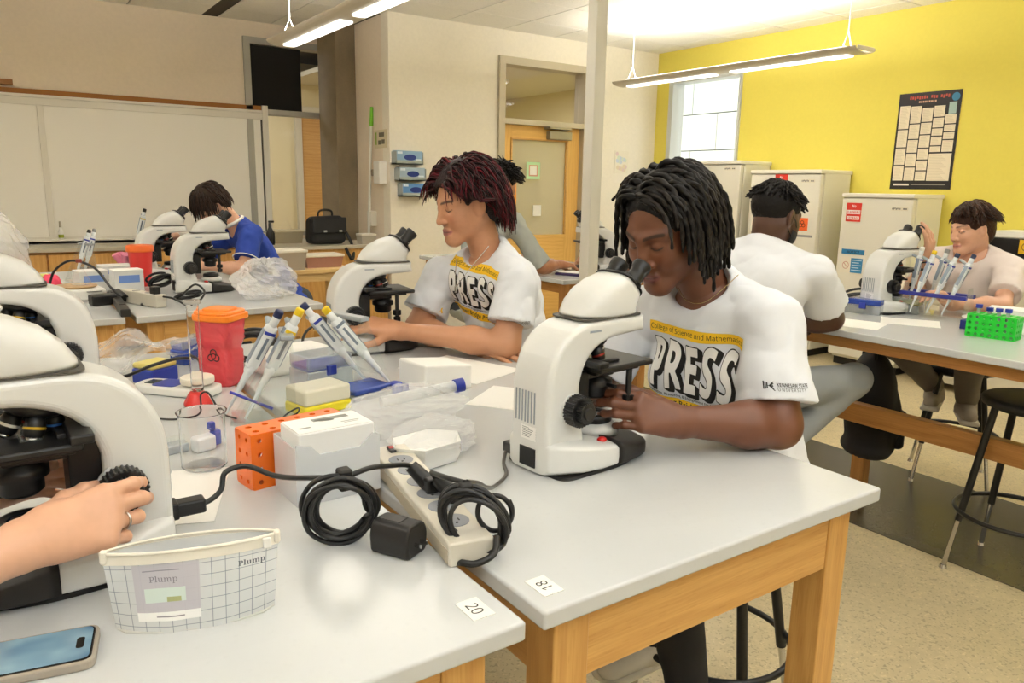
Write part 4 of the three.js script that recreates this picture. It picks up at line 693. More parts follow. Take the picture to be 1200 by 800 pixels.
{ // poster on the yellow wall: dark border, table of pale cells
  const k = XW / 6.19, tex = textTex(680, 1020, '#1d1a19', c => {
    c.fillStyle = '#241f24'; c.fillRect(0, 0, 680, 130); c.fillStyle = '#b8493a'; for (let k = 0; k < 17; k++) if (k !== 8 && k !== 12) c.fillRect(120 + k * 26, 34 + (k % 3) * 3, 19, 34 - (k % 2) * 5); c.fillStyle = '#c9a088'; for (let k = 0; k < 9; k++) c.fillRect(226 + k * 22, 88, 16, 20); c.fillStyle = '#3b7fa8'; c.beginPath(); c.arc(620, 70, 42, 0, 6.3); c.fill(); c.fillStyle = '#9fb7b2'; c.fillRect(560, 120, 80, 120);
    const P = '#e3d6bd', r = (x, y, w, h) => { c.fillStyle = P; c.fillRect(x, y, w, h); c.fillStyle = '#b8aa92'; for (let q = y + 12; q < y + h - 8; q += 13) c.fillRect(x + 10, q, w * (.55 + .3 * ((q * 7) % 5) / 5), 3); };
    const col = (x, w, ys) => { for (let i = 0; i < ys.length - 1; i++) r(x, ys[i], w, ys[i + 1] - ys[i] - 12); };
    col(22, 116, [130, 385, 580, 770, 940]); col(150, 116, [140, 330, 495, 640, 790, 940]); col(278, 116, [165, 320, 450, 590, 715, 830, 940]); col(406, 116, [150, 275, 385, 470, 570, 640]); col(534, 116, [245, 350, 430, 510, 640]); r(406, 645, 244, 285);
    c.fillStyle = '#d8d2c4'; c.fillRect(40, 962, 180, 20); c.fillStyle = '#8a857a'; c.fillRect(240, 966, 380, 10);
  });
  const t = single('wall_poster', 'dark-bordered poster of many pale text panels on the yellow wall', 'poster', new THREE.BoxGeometry(.485 * k, .745 * k, .004), mat(0xffffff, .45, { map: tex }), [XW - .004, 1.43 + .416 * k, -3.262 * k], -PI / 2);
}
{ // counter with microwave at the right
  const t = thing('lab_counter', 'cream drawer counter against the yellow wall at the right edge', 'cabinet', [0, 0, 0]);
  const cm = mat(0xd9d2bc, .45);
  part('counter_body', bb(5.78, .06, -2.95, 6.3, .82, .6), cm, t); part('counter_top', bb(5.74, .82, -2.97, 6.31, .85, .62, .004), mat(0xcfc9b8, .3), t);
  for (let c = 0; c < 4; c++) for (let r = 0; r < 4; r++) { const d = part('drawer', bb(5.762, .1 + r * .18, -2.92 + c * .87, 5.78, .265 + r * .18, -2.09 + c * .87, .004), cm, t); part('pull', bb(5.745, .2 + r * .18, -2.56 + c * .87, 5.762, .212 + r * .18, -2.44 + c * .87), M.steel, d); }
  const m = thing('microwave_oven', 'white microwave with black glass front and yellow sticker', 'microwave', [5.95, .85, -2.27]);
  part('oven_body', bb(0, .01, -.31, .34, .34, .31, .01), M.white, m); part('oven_door', bb(-.02, .03, -.305, .004, .29, .18, .006), mat(0x151517, .12), m); part('control_panel', bb(-.018, .03, .185, .004, .31, .305, .004), mat(0x1c1c1d, .3), m); part('top_trim', bb(-.022, .295, -.31, .004, .34, .31, .004), M.white, m); part('bottom_trim', bb(-.02, .01, -.31, .003, .03, .31), M.white, m);
  part('yellow_sticker', new THREE.BoxGeometry(.002, .095, .08).translate(-.0215, .2375, -.07), mat(0xffffff, .6, { map: textTex(64, 64, '#e6b51a', c => { c.strokeStyle = '#7a4a08'; c.lineWidth = 4; c.beginPath(); c.arc(32, 32, 16, 0, 6.3); c.stroke(); }) }), m);
  const r = single('red_mitt', 'rust-red oven mitt lying on the microwave', 'mitt', new THREE.SphereGeometry(.1, 20, 12).scale(.9, .32, 1.1), mat(0xa8452a, .8), [6.05, 1.22, -2.2]);
  single('red_bag', 'small red biohazard pouch hanging on the drawer counter', 'bag', [bx(.012, .16, .14, 0, 0, 0, .005)], mat(0xd8402a, .5), [5.735, .4, -1.35]);
}
// ---------- things on the near benches ----------
function crumple(w, h, d, seed, amp = .2, n = 34, flat = true) {   // crumpled film bag, resting on its lowest point
  const g = new THREE.SphereGeometry(1, n, Math.round(n * .7)), p = g.attributes.position;
  for (let i = 0; i < p.count; i++) {
    let x = p.getX(i), y = p.getY(i), z = p.getZ(i); const f = 1 + amp * (noise.noise(x * 2 + seed, y * 2, z * 2) + .7 * Math.abs(noise.noise(x * 5, y * 5 + seed, z * 5)) + .35 * noise.noise(x * 11, y * 11, z * 11 + seed) + .2 * noise.noise(x * 23, y * 23 + seed, z * 23));
    const yy = Math.max(y * f, -.55); p.setXYZ(i, x * f * w / 2, (yy + .55) / 1.55 * h + .002, z * f * d / 2);
  }
  const q = mergeVertices(g); q.computeVertexNormals(); return flat ? (() => { const r = q.toNonIndexed(); r.computeVertexNormals(); return r; })() : q;
}
const film = (o, r = .14) => new THREE.MeshStandardMaterial({ color: 0xffffff, roughness: r, transparent: true, opacity: o }), bagFilm = film(.22, .1), bagFilmMilky = film(.34, .1);
const acrylic = mat(0xfbfdfc, .05, { transmission: .96, thickness: 0, ior: 1.33 }), glass = mat(0xffffff, .02, { transmission: 1, thickness: .002, ior: 1.3 });
// waste bins
{
  const t = thing('waste_bin', 'red biohazard bin with orange lid on bench 20 by the pipettes', 'waste bin', [.482, TT, -2.03], .75); t.scale.setScalar(.82);
  const rings = [], n = 56, rows = 34, hgt = .212;
  for (let j = 0; j <= rows; j++) { const v = j / rows, o = []; for (let i = 0; i < n; i++) { const a = -i / n * 2 * PI, c = Math.cos(a), s = Math.sin(a), e = .45; const r = .049 + .010 * v - .006 * Math.exp(-Math.pow((v - .56) / .08, 2)); const wr = 1 + .05 * noise.noise(c * 3, v * 7, s * 3) + .09 * Math.abs(noise.noise(c * 6 + 9, v * 15, s * 6)) + .035 * noise.noise(c * 14, v * 26, s * 14); o.push([Math.sign(c) * Math.pow(Math.abs(c), e) * r * wr, v * hgt, Math.sign(s) * Math.pow(Math.abs(s), e) * r * wr]); } rings.push(o); }
  part('red_liner', loft(rings), mat(0xf2555c, .26, { transmission: .3, thickness: 0, clearcoat: .6, clearcoatRoughness: .25 }), t);
  part('lid', [mv(prism(roundedShape([[-.068, -.068], [.068, -.068], [.068, .068], [-.068, .068]], .028), .02, .004).rotateX(PI / 2), 0, .219, 0), mv(prism(roundedShape([[-.062, -.062], [.062, -.062], [.062, .062], [-.062, .062]], .03), .014, .006).rotateX(PI / 2), 0, .232, 0), mv(prism(roundedShape([[-.045, -.045], [.045, -.045], [.045, .045], [-.045, .045]], .03), .012, .005).rotateX(PI / 2), 0, .24, 0)], mat(0xf7861f, .35), t);
  // biohazard mark: three open rings and a hub, as thin raised print
  const mk = []; for (let k = 0; k < 3; k++) { const a = PI / 2 + k * 2 * PI / 3, g = new THREE.TorusGeometry(.0105, .0022, 5, 22, PI * 1.55); g.rotateZ(a - PI * .775 + PI * 0); g.translate(Math.cos(a) * .0115, Math.sin(a) * .0115, 0); g.scale(1, 1, .35); mk.push(g); } mk.push(new THREE.TorusGeometry(.008, .0016, 5, 24).scale(1, 1, .35));
  const bm = merge(mk); bm.rotateY(-PI / 2); const mp = part('hazard_mark', bm, mat(0x3a1210, .6), t); mp.position.set(-.0545, .1, .004); mp.scale.setScalar(.95);
  const f = thing('waste_bin', 'round red waste bin with orange lid on the far bench', 'waste bin', [.63, TT, -4.2]); f.scale.setScalar(.86);
  part('bin_body', lathe([[0, 0], [.048, 0], [.05, .004], [.066, .2], [.07, .205]]), mat(0xe23c38, .3), f); part('bin_lid', lathe([[.072, .2], [.076, .203], [.074, .232], [.068, .238], [0, .24]]), mat(0xf06f2a, .4), f);
}
// graduated cylinder
{ const t = thing('graduated_cylinder', 'tall clear graduated cylinder with red foot before the red bin', 'cylinder', [.377, TT, -1.845]);
  part('foot', [lathe([[0, 0], [.034, 0], [.034, .006], [.022, .03], [.016, .036], [0, .036]], 6)], mat(0xd62f2a, .35), t);
  part('glass_tube', lathe([[0, .037], [.0132, .037], [.0138, .042], [.0138, .245], [.018, .25], [.0172, .251], [.0124, .245], [.0124, .043], [0, .041]], 28), glass, t); part('collar', lathe([[.0137, .2435], [.019, .2445], [.019, .252], [.0137, .253]], 24), mat(0xe9e9e4, .2, { transmission: .6, thickness: 0 }), t); }
// balance
{ const t = thing('pocket_balance', 'white and blue pocket balance behind the graduated cylinder', 'scale', [.365, TT, -1.985], -.82);
  part('balance_body', mv(prism(roundedShape([[-.115, -.04], [.1, -.045], [.1, .045], [-.115, .04]], .032), .022, .005).rotateX(PI / 2), 0, .012, 0), M.white, t);
  part('blue_panel', mv(prism(roundedShape([[-.06, -.034], [.005, -.034], [.005, .034], [-.06, .034]], .014), .002).rotateX(PI / 2), 0, .0235, 0), M.blue, t); part('display', bx(.028, .003, .034, -.075, .0238, 0, .001), mat(0x3e4a44, .2), t);
  part('pan', lathe([[0, .024], [.012, .024], [.012, .03], [.038, .03], [.04, .033], [.04, .045], [.037, .047], [0, .047]]), mat(0xefe9d8, .4), t).position.set(.05, 0, 0); }
// tip boxes
function tipBox(label, p, turn, o) {
  const t = thing('tip_box', label, 'box', p, turn), w = o.w ?? .12, d = o.d ?? .085, h = o.h ?? .05;
  part('box_base', bb(-w / 2, 0, -d / 2, w / 2, h * o.split, d / 2, .005), o.base, t);
  part('box_lid', bb(-w / 2 + .001, h * o.split, -d / 2 + .001, w / 2 - .001, h, d / 2 - .001, .007), o.lid, t);
  if (o.tray) part('tip_tray', bb(-w / 2 + .006, h * o.split, -d / 2 + .006, w / 2 - .006, h * o.split + .012, d / 2 - .006), o.tray, t);
  if (o.latch) part('latch', bb(-.014, h * o.split - .014, d / 2 - .001, .014, h * o.split + .012, d / 2 + .006, .002), M.blue, t);
  return t;
}
const clearBox = mat(0xe8edf2, .15, { transmission: .75, thickness: 0 }), blueClear = mat(0x3a58b8, .2, { transmission: .35, thickness: 0 }), milk = mat(0xf2eeda, .35, { transmission: .3, thickness: 0 });
tipBox('blue tip box with yellow lid left of the balance', [.335, TT, -2.14], .55, { split: .72, base: mat(0x2c46b4, .35), lid: mat(0xe6d67a, .4), w: .085, d: .075, h: .055 });
tipBox('clear blue canister box behind the graduated cylinder', [.46, TT, -2.33], .5, { split: .6, base: blueClear, lid: clearBox, w: .09, d: .06, h: .07, tray: M.blue });
tipBox('clear tip box with blue latch right of the pipette stand', [.7, TT, -1.9], .18, { split: .55, base: clearBox, lid: clearBox, w: .135, d: .1, h: .085, tray: M.blue, latch: true });
tipBox('low tip box with yellow bottom in front of the blue-latched box', [.607, TT, -1.672], .2, { split: .38, base: mat(0xe3d21e, .35), lid: milk, w: .125, d: .09, h: .062, tray: M.paper });
tipBox('flat grey-blue tip box lying under the slanted pipettes', [.745, TT, -1.73], .25, { split: .5, base: clearBox, lid: blueClear, w: .12, d: .09, h: .03 });
single('white_foam_block', 'white padded block behind the clear tip box', 'box', bx(.2, .07, .11, 0, .035, 0, .018), M.paper, [.68, TT, -2.08], .2);
// pipettes
const pipBody = mat(0xdfe3e4, .35), pipDark = mat(0x6f7b88, .4);
function pipette(label, tip, top, capM, bandM, group) {
  const A = V(...tip), B = V(...top), L = .245, d = B.clone().sub(A).normalize();
  const t = thing('pipette', label, 'pipette', tip); t.quaternion.setFromUnitVectors(V(0, 1, 0), d); t.userData.group = group; t.scale.setScalar(1.1);
  part('shaft', lathe([[0, 0], [.0022, 0], [.0042, .055], [.006, .06], [.0075, .1], [.0105, .106], [.0105, .12], [0, .12]], 16), pipBody, t);
  part('body', [mv(new RoundedBoxGeometry(.026, .105, .02, 3, .008), 0, .165, 0)], pipBody, t);
  part('volume_window', bx(.006, .05, .001, 0, .165, .0101), pipDark, t);
  part('grey_edge', [bx(.002, .08, .012, .0128, .165, 0), bx(.002, .08, .012, -.0128, .165, 0)], mat(0x8e99a6, .4), t);
  part('colour_band', bx(.022, .007, .0215, 0, .2, 0, .001), bandM, t);
  part('finger_hook', [mv(rot(new RoundedBoxGeometry(.014, .01, .034, 2, .004), .25), 0, .212, -.022)], mat(0x9aa3a8, .4), t);
  part('plunger', lathe([[0, .215], [.0085, .215], [.0085, .236], [0, .236]], 16), pipBody, t);
  part('plunger_cap', lathe([[0, .236], [.009, .236], [.0092, .249], [.007, .252], [0, .252]], 16), capM, t);
  return t;
}
function pipetteStand(label, p, turn, lean) {
  const t = thing('pipette_stand', label, 'stand', p, turn);
  part('base_plate', bx(.16, .005, .11, 0, .0025, 0, .001), acrylic, t);
  for (const s of [-1, 1]) part('side_plate', mv(prism([[-.07, .005], [.06, .005], [.075 * lean + .012, .19], [.075 * lean - .012, .19]], .004), 0, 0, s * .052), acrylic, t);
  part('top_holder', [bx(.03, .012, .12, .075 * lean, .19, 0, .004)], mat(0xaeb4b6, .3, { transmission: .35, thickness: 0 }), t);
  part('lower_bar', rod([-.02, .045, -.054], [-.02, .045, .054], .004), acrylic, t);
  return t;
}
{
  const nv = mat(0x1f2a55, .4), g = 'pipettes resting in stands';
  pipetteStand('clear pipette stand beside the orange rack', [.49, TT, -1.675], -.28, .6);
  pipette('blue-capped pipette leaning beside the red bin', [.412, TT + .003, -1.735], [.512, 1.135, -1.66], nv, M.blue, g);
  pipette('yellow-capped pipette leaning beside the red bin', [.438, TT + .003, -1.675], [.55, 1.135, -1.64], M.yellow, M.yellow, g);
  pipetteStand('clear pipette stand in front of the second microscope', [.765, TT, -1.81], PI + .3, .3);
  pipette('dark-blue-capped pipette slanting in front of the second microscope', [.792, TT + .003, -1.79], [.675, 1.08, -1.83], nv, M.blue, g);
  pipette('yellow-capped pipette slanting in front of the second microscope', [.836, TT + .003, -1.735], [.708, 1.085, -1.785], M.yellow, pipDark, g);
  single('blue_rod', 'thin blue pen lying across the pipette tips', 'pen', rod([0, 0, 0], [.075, -.035, .06], .0032), mat(0x2a2f9c, .35), [.415, TT + .062, -1.70]);
  single('blue_cap_cluster', 'blue plastic clamp beside the slanting pipette tip', 'clamp', [bx(.03, .028, .03, 0, .014, 0, .004), bx(.022, .02, .022, .028, .01, .012, .004), bx(.014, .014, .014, .055, .007, .01, .004)], M.blue, [.825, TT, -1.715], .4);
}
// tube racks with holes
function holedPlate(w, h, nx, ny, r, th) { const s = roundedShape([[-w / 2, -h / 2], [w / 2, -h / 2], [w / 2, h / 2], [-w / 2, h / 2]], .004), holes = []; for (let i = 0; i < nx; i++) for (let j = 0; j < ny; j++) { const q = new THREE.Path(); q.absarc(-w / 2 + (i + .5) * w / nx, -h / 2 + (j + .5) * h / ny, r, 0, 2 * PI, true); holes.push(q); } return prism(s, th, 0, holes, 5); }
function tubeRack(label, p, turn, w, h, d, m, n, name = 'tube_rack') {
  const t = thing(name, label, 'rack', p, turn), [nx, ny, nz, r] = n;
  for (const s of [-1, 1]) { part('rack_wall', mv(holedPlate(w, h, nx, ny, r, .003), 0, h / 2, s * (d / 2 - .0015)), m, t); part('rack_end', mv(rot(holedPlate(d - .006, h, nz, ny, r, .003), 0, PI / 2), s * (w / 2 - .0015), h / 2, 0), m, t); }
  part('rack_top', mv(rot(holedPlate(w - .004, d - .004, nx, nz, r * 1.35, .003), PI / 2), 0, h - .0015, 0), m, t); part('rack_floor', bx(w - .006, .003, d - .006, 0, .0015, 0), m, t);
  return t;
}
tubeRack('orange plastic tube rack beside the white carton', [.425, TT, -1.305], .16, .19, .1, .062, mat(0xff7a1c, .35, { transmission: .15, thickness: 0 }), [6, 4, 2, .0045]);
// white carton in a clear holder
{ const t = thing('glove_carton', 'white carton standing in a translucent holder, in front of the orange rack', 'box', [.45, TT, -1.205], .04);
  const w = .148, d = .1, h = .112;
  part('carton', bb(-w / 2 + .008, .004, -d / 2 + .008, w / 2 - .004, h + .008, d / 2 - .008, .003), mat(0xf0f0ee, .6), t);
  part('carton_top_print', mv(new THREE.BoxGeometry(w - .02, .0012, d - .022), 0, h + .0085, 0), mat(0xffffff, .6, { map: textTex(256, 170, '#f1f0ec', c => { c.fillStyle = '#8f9088'; c.fillRect(90, 30, 130, 34); c.fillStyle = '#5f6058'; c.beginPath(); c.ellipse(130, 60, 34, 14, .3, 0, 6.3); c.fill(); c.fillStyle = '#9a9b94'; c.fillRect(20, 110, 40, 14); c.fillStyle = '#a8a9a2'; c.fillRect(170, 110, 66, 8); c.fillRect(176, 126, 50, 6); }) }), t);
  const hm = mat(0xf8fafc, .25, { transmission: .5, thickness: 0 });
  const s = new THREE.Shape([[-w / 2, 0], [w / 2, 0], [w / 2, .098], [w / 2 - .012, .104], [w / 2 - .03, .09], [w / 2 - .036, .084], [-w / 2 + .04, .084], [-w / 2 + .026, .1], [-w / 2, .106]].map(q => new THREE.Vector2(...q)));
  part('holder_front', mv(prism(s, .0025), 0, 0, d / 2), hm, t); part('holder_back', bx(w, .1, .0025, 0, .05, -d / 2), hm, t); for (const q of [-1, 1]) part('holder_side', bx(.0025, .1, d, q * w / 2, .05, 0), hm, t); part('holder_floor', bx(w, .0025, d, 0, .00125, 0), hm, t); }
// beaker, small tube stand, tiny bottle
{ const t = thing('beaker', 'clear empty glass beaker between microscope and orange rack', 'beaker', [.295, TT, -1.425]);
  part('beaker_glass', lathe([[0, .0005], [.036, .0005], [.0405, .006], [.0408, .1], [.0435, .106], [.0445, .1075], [.0425, .107], [.039, .1], [.0387, .007], [.035, .0035], [0, .0035]], 40), glass, t); part('volume_marks', [0, 1, 2, 3].map(k => bx(.012, .0008, .0004, 0, .03 + k * .018, .0411)), M.white, t);
  const b = thing('dropper_bottle', 'tiny white-labelled bottle with blue top behind the beaker', 'bottle', [.315, TT, -1.52], .3); part('bottle_body', bx(.045, .03, .03, 0, .015, 0, .006), mat(0xe8ecef, .3), b); part('bottle_cap', [bx(.022, .03, .022, .03, .02, 0, .005), bx(.014, .016, .014, .02, .045, 0, .003)], mat(0x3a4fae, .4), b);
  const r = thing('strip_rack', 'small clear strip-tube rack left of the beaker', 'rack', [.255, TT, -1.535], .3); part('rack_body', bx(.06, .018, .03, 0, .009, 0, .003), mat(0xdfe7ec, .2, { transmission: .5, thickness: 0 }), r); for (let k = 0; k < 8; k++) part('tube', cyl(.002, .003, .018, -.024 + k * .007, .014, 0, 8), acrylic, r); }
// clear bag with bottle, weigh boats
{ const t = thing('plastic_bag', 'clear plastic bag lying open over supplies on bench 18 left side', 'bag', [.715, TT, -1.45], .12); part('bag_film', crumple(.3, .085, .16, 3.3, .2, 44), bagFilm, t);
  const b = thing('blue_capped_tube', 'round blue cap of a tube sticking out of the plastic bag', 'tube', [.79, TT + .052, -1.5], -.2); part('tube_body', rod([-.1, -.005, .02], [.08, .012, 0], .013), mat(0xeef0ee, .3, { transmission: .4, thickness: 0 }), b); part('tube_cap', [rod([.078, .011, 0], [.1, .0135, -.002], .0165)], M.blue, b);
  const hex = (w, d, h, rim) => { const o = []; for (const [k, y] of [[.86, 0], [1, h]]) { o.push([[-.5, 0], [-.28, -.5], [.28, -.5], [.5, 0], [.28, .5], [-.28, .5]].map(([x, z]) => [x * w * k, y, z * d * k]).reverse()); } return loft(o, true, false).toNonIndexed(); };
  for (let k = 0; k < 4; k++) { const g = hex(.155, .1, .02); g.computeVertexNormals(); single('weigh_boat', ['lowest hexagonal weigh boat in the stack by the power strip', 'second hexagonal weigh boat from the bottom of the stack', 'third hexagonal weigh boat from the bottom of the stack', 'topmost white hexagonal weigh boat by the power strip'][k], 'dish', g, mat(0xf4f3ee, .4, { side: THREE.DoubleSide }), [.66, TT + .002 + k * .007, -1.235], .18, 'stacked weigh boats'); }
  const c = thing('plastic_bag', 'flat crumpled clear bag beside the weigh boats', 'bag', [.72, TT, -1.31], .5); part('bag_film', crumple(.19, .05, .15, 8.1, .26, 40), bagFilm, c); }
// papers and folders
single('paper_block', 'thick white pad of paper standing beside the red-haired woman', 'paper', (() => { const g = bx(.15, .075, .12, 0, .0375, 0, .006); const p = g.attributes.position; for (let i = 0; i < p.count; i++) { const y = p.getY(i), x = p.getX(i); p.setY(i, y * (1 - 1.6 * (x + .02))); } g.computeVertexNormals(); return g; })(), M.paper, [.935, TT, -1.7], .12);
single('paper_sheet', 'white worksheet under the red-haired woman\'s forearm', 'paper', bx(.22, .0012, .29), mat(0xffffff, .75, { map: textTex(128, 170, '#f3f1ea', c => { c.fillStyle = '#b4b1a8'; for (let k = 0; k < 14; k++) c.fillRect(14, 16 + k * 10, 60 + (k * 29) % 40, 2); }) }), [1.1, TT + .0008, -1.85], .35);
single('paper_sheet', 'white sheet lying left of the front microscope on bench 18', 'paper', bx(.19, .0012, .17), M.paper, [1.05, TT + .0008, -1.515], .62);
single('paper_sheet', 'white sheet poking out behind the foreground microscope', 'paper', bx(.1, .0012, .24), M.paper, [.245, TT + .0008, -1.3], -.35);
// long film sheet across the far end of bench 20
{ const g = new THREE.PlaneGeometry(.62, .34, 60, 34); g.rotateX(-PI / 2); const p = g.attributes.position; for (let i = 0; i < p.count; i++) { const x = p.getX(i), z = p.getZ(i); const e = Math.abs(noise.noise(x * 6, z * 6, 1.3)) * .06 + Math.abs(noise.noise(x * 15, z * 15, 4)) * .022 + .055 * Math.exp(-Math.pow((x - .14) / .07, 2)); p.setY(i, .004 + e); } const q = g.toNonIndexed(); q.computeVertexNormals(); single('film_sheet', 'wide crumpled plastic sheet at the far end of bench 20', 'plastic sheet', q, film(.3), [.19, TT + .002, -2.35], .12); }
// ---------- power strip, cords, adapter ----------
const cordM = mat(0x19191a, .42);
{ const t = thing('power_strip', 'grey power strip lying over the gap between benches 18 and 20', 'power strip', [.555, TT, -1.05], -.17);
  part('strip_body', bx(.068, .036, .43, 0, .018, 0, .004), mat(0xcfc9ba, .45), t); part('strip_side', [bx(.002, .02, .42, -.0342, .014, 0)], mat(0xb7ad98, .5), t);
  for (let k = 0; k < 6; k++) { const o = part('outlet', cyl(.022, .022, .0015, 0, .0355, -.13 + k * .055, 28), mat(0x8a8d93, .5), t); part('slot', [bx(.002, .001, .008, -.006, .0373, -.13 + k * .055), bx(.002, .001, .007, .006, .0373, -.13 + k * .055), cyl(.0022, .0022, .001, 0, .0368, -.12 + k * .055, 8)], M.black, o); }
  const sw = part('switch', bx(.012, .006, .03, -.002, .038, -.185, .002), mat(0x1a1a1a, .4), t); part('switch_mark', bx(.009, .001, .012, -.002, .0415, -.187), mat(0xc4372c, .4), sw); }
function coil(c, u, v, ru, rv, n, seed, wind = .012, r = .0042) { // loops of cable around centre c in plane u,v
  const R = rng(seed), pts = [], U = V(...u).normalize(), W = V(...v).normalize(), N = U.clone().cross(W); let du = 0, dv = 0, dn = 0, s = 1;
  for (let k = 0; k < n * 14; k++) { if (k % 14 === 0) { du = (R() - .5) * wind; dv = (R() - .5) * wind; dn = (R() - .5) * wind * 1.6; s = .9 + R() * .2; } const a = k / 14 * 2 * PI; pts.push(V(...c).addScaledVector(U, Math.cos(a) * ru * s + du).addScaledVector(W, Math.sin(a) * rv * s + dv).addScaledVector(N, dn + Math.sin(a * 2 + k) * .001)); }
  return tube(pts, r, Math.round(n * 56), false, 7);
}
{ const t = thing('coiled_cable', 'black cord coiled beside the adapter, plugged into the foreground microscope', 'cord', [0, 0, 0], 0, 'coiled black power cords');
  part('coil', coil([.383, .966, -.985], [.93, 0, .37], [-.12, 1, .28], .044, .05, 7, 4, .02, .0038), cordM, t);
  part('tie', bx(.02, .032, .022, .392, 1.014, -.985, .004), M.rubber, t);
  part('lead', tube([[.196, .955, -1.15], [.235, .953, -1.15], [.262, .962, -1.165], [.272, .985, -1.175], [.30, .992, -1.17], [.335, .985, -1.12], [.372, 1.008, -1.02], [.395, 1.016, -.985]], .0042, 90), cordM, t);
  part('lead_to_strip', tube([[.395, 1.016, -.985], [.43, 1.02, -.99], [.48, 1.005, -1.02], [.53, .985, -1.05], [.545, .97, -1.055]], .0042, 50), cordM, t);
  part('socket_plug', [bx(.045, .022, .026, .212, .953, -1.15, .004), bx(.012, .026, .03, .19, .953, -1.15, .003)], M.black, t);
  part('wall_plug', [rod([.535, .982, -1.055], [.552, .958, -1.03], .011, .014), bx(.03, .024, .028, .556, .959, -1.022, .005)], M.black, t); }
{ const t = thing('coiled_cable', 'black cord coiled over the near end of the power strip', 'cord', [0, 0, 0], 0, 'coiled black power cords');
  part('coil', coil([.535, .962, -.86], [.75, -.42, .5], [.3, 1, .0], .046, .036, 7, 9, .018, .0038), cordM, t);
  part('side_loop', coil([.57, .968, -.86], [.7, -.35, .4], [.25, .9, .1], .028, .028, 1.2, 17, .004, .0038), cordM, t);
  part('tie', bx(.02, .028, .02, .53, 1.002, -.878, .005), M.rubber, t);
  part('lead', tube([[.825, .938, -1.152], [.80, .935, -1.16], [.775, .918, -1.14], [.74, .917, -1.08], [.69, .92, -1.04], [.62, .96, -.96], [.565, 1.0, -.9], [.535, 1.015, -.88]], .0036, 90), mat(0x55514b, .4), t);
  part('socket_plug', [bx(.04, .022, .026, .808, .938, -1.152, .004)], M.black, t);
  part('lead_to_strip', tube([[.53, 1.015, -.88], [.52, 1.012, -.92], [.528, 1.0, -.97], [.545, .985, -1.0], [.56, .965, -1.01]], .0042, 40), cordM, t);
  part('wall_plug', [rod([.556, .972, -1.005], [.566, .956, -.975], .011, .014), bx(.03, .026, .028, .568, .957, -.972, .005)], M.black, t);
  part('lead_end', tube([[.5, .915, -.845], [.515, .92, -.82], [.54, .93, -.815], [.555, .945, -.83]], .005, 30), cordM, t); }
{ const t = thing('power_adapter', 'black plug-in power adapter lying beside the power strip', 'adapter', [.45, TT, -.93], .5);
  part('adapter_body', mv(prism(roundedShape([[-.024, 0], [.024, 0], [.027, .03], [.018, .048], [-.018, .05], [-.027, .03]], .008), .066, .004), 0, 0, 0), mat(0x1d1b1a, .45), t); part('adapter_label', bx(.022, .0008, .03, 0, .0497, -.005), mat(0x3a3734, .5), t); part('prong', [bx(.0016, .006, .014, -.007, .02, .038), bx(.0016, .006, .014, .007, .02, .038)], M.chrome, t); }
// number labels on the benches
const numLabel = (n, label, p, turn) => single('number_label', label, 'label', new THREE.BoxGeometry(.046, .0008, .032), mat(0xffffff, .6, { map: textTex(184, 128, '#f6f4ec', c => { c.fillStyle = '#1c1c1c'; c.font = '92px sans-serif'; c.textAlign = 'center'; c.fillText(n, 92, 98); }) }), p, turn);
numLabel('20', 'white label reading 20 at the corner of the left bench', [.461, TT + .0006, -.737], -PI / 2);
numLabel('18', 'white label reading 18 at the corner of the right bench', [.568, TT + .0006, -.735], PI / 2);
// loose black cables near the bin and second microscope
single('loose_cable', 'thin black wire curling around the graduated cylinder foot', 'cable', tube([[.27, .913, -1.78], [.31, .913, -1.75], [.36, .915, -1.76], [.375, .95, -1.8], [.385, .955, -1.79], [.4, .92, -1.72], [.42, .915, -1.68]], .0022, 70), M.black);
single('loose_cable', 'looped thin black wire under the pipette tips by the orange rack', 'cable', tube([[.43, .915, -1.52], [.45, .93, -1.5], [.48, .95, -1.53], [.52, .955, -1.56], [.53, .93, -1.6], [.5, .92, -1.6], [.45, .915, -1.5], [.42, .914, -1.45], [.44, .93, -1.42]], .002, 80), M.black);
single('loose_cable', 'tangled black cable heap behind the red bin', 'cable', coil([.6, .965, -2.2], [1, 0, .2], [0, 1, .3], .06, .045, 5, 31, .03, .005), M.black);
single('loose_cable', 'black cable arching beside the second microscope heel', 'cable', tube([[.74, .915, -2.16], [.76, .98, -2.2], [.81, 1.0, -2.24], [.85, .98, -2.25], [.87, .94, -2.24]], .0042, 40), M.black);
single('loose_cable', 'black power cord of the microscope at the left edge', 'cable', tube([[.195, .945, -2.06], [.25, .95, -2.06], [.31, .985, -2.0], [.37, .995, -2.0], [.43, .97, -2.05], [.45, .93, -2.1]], .0042, 60), M.black);
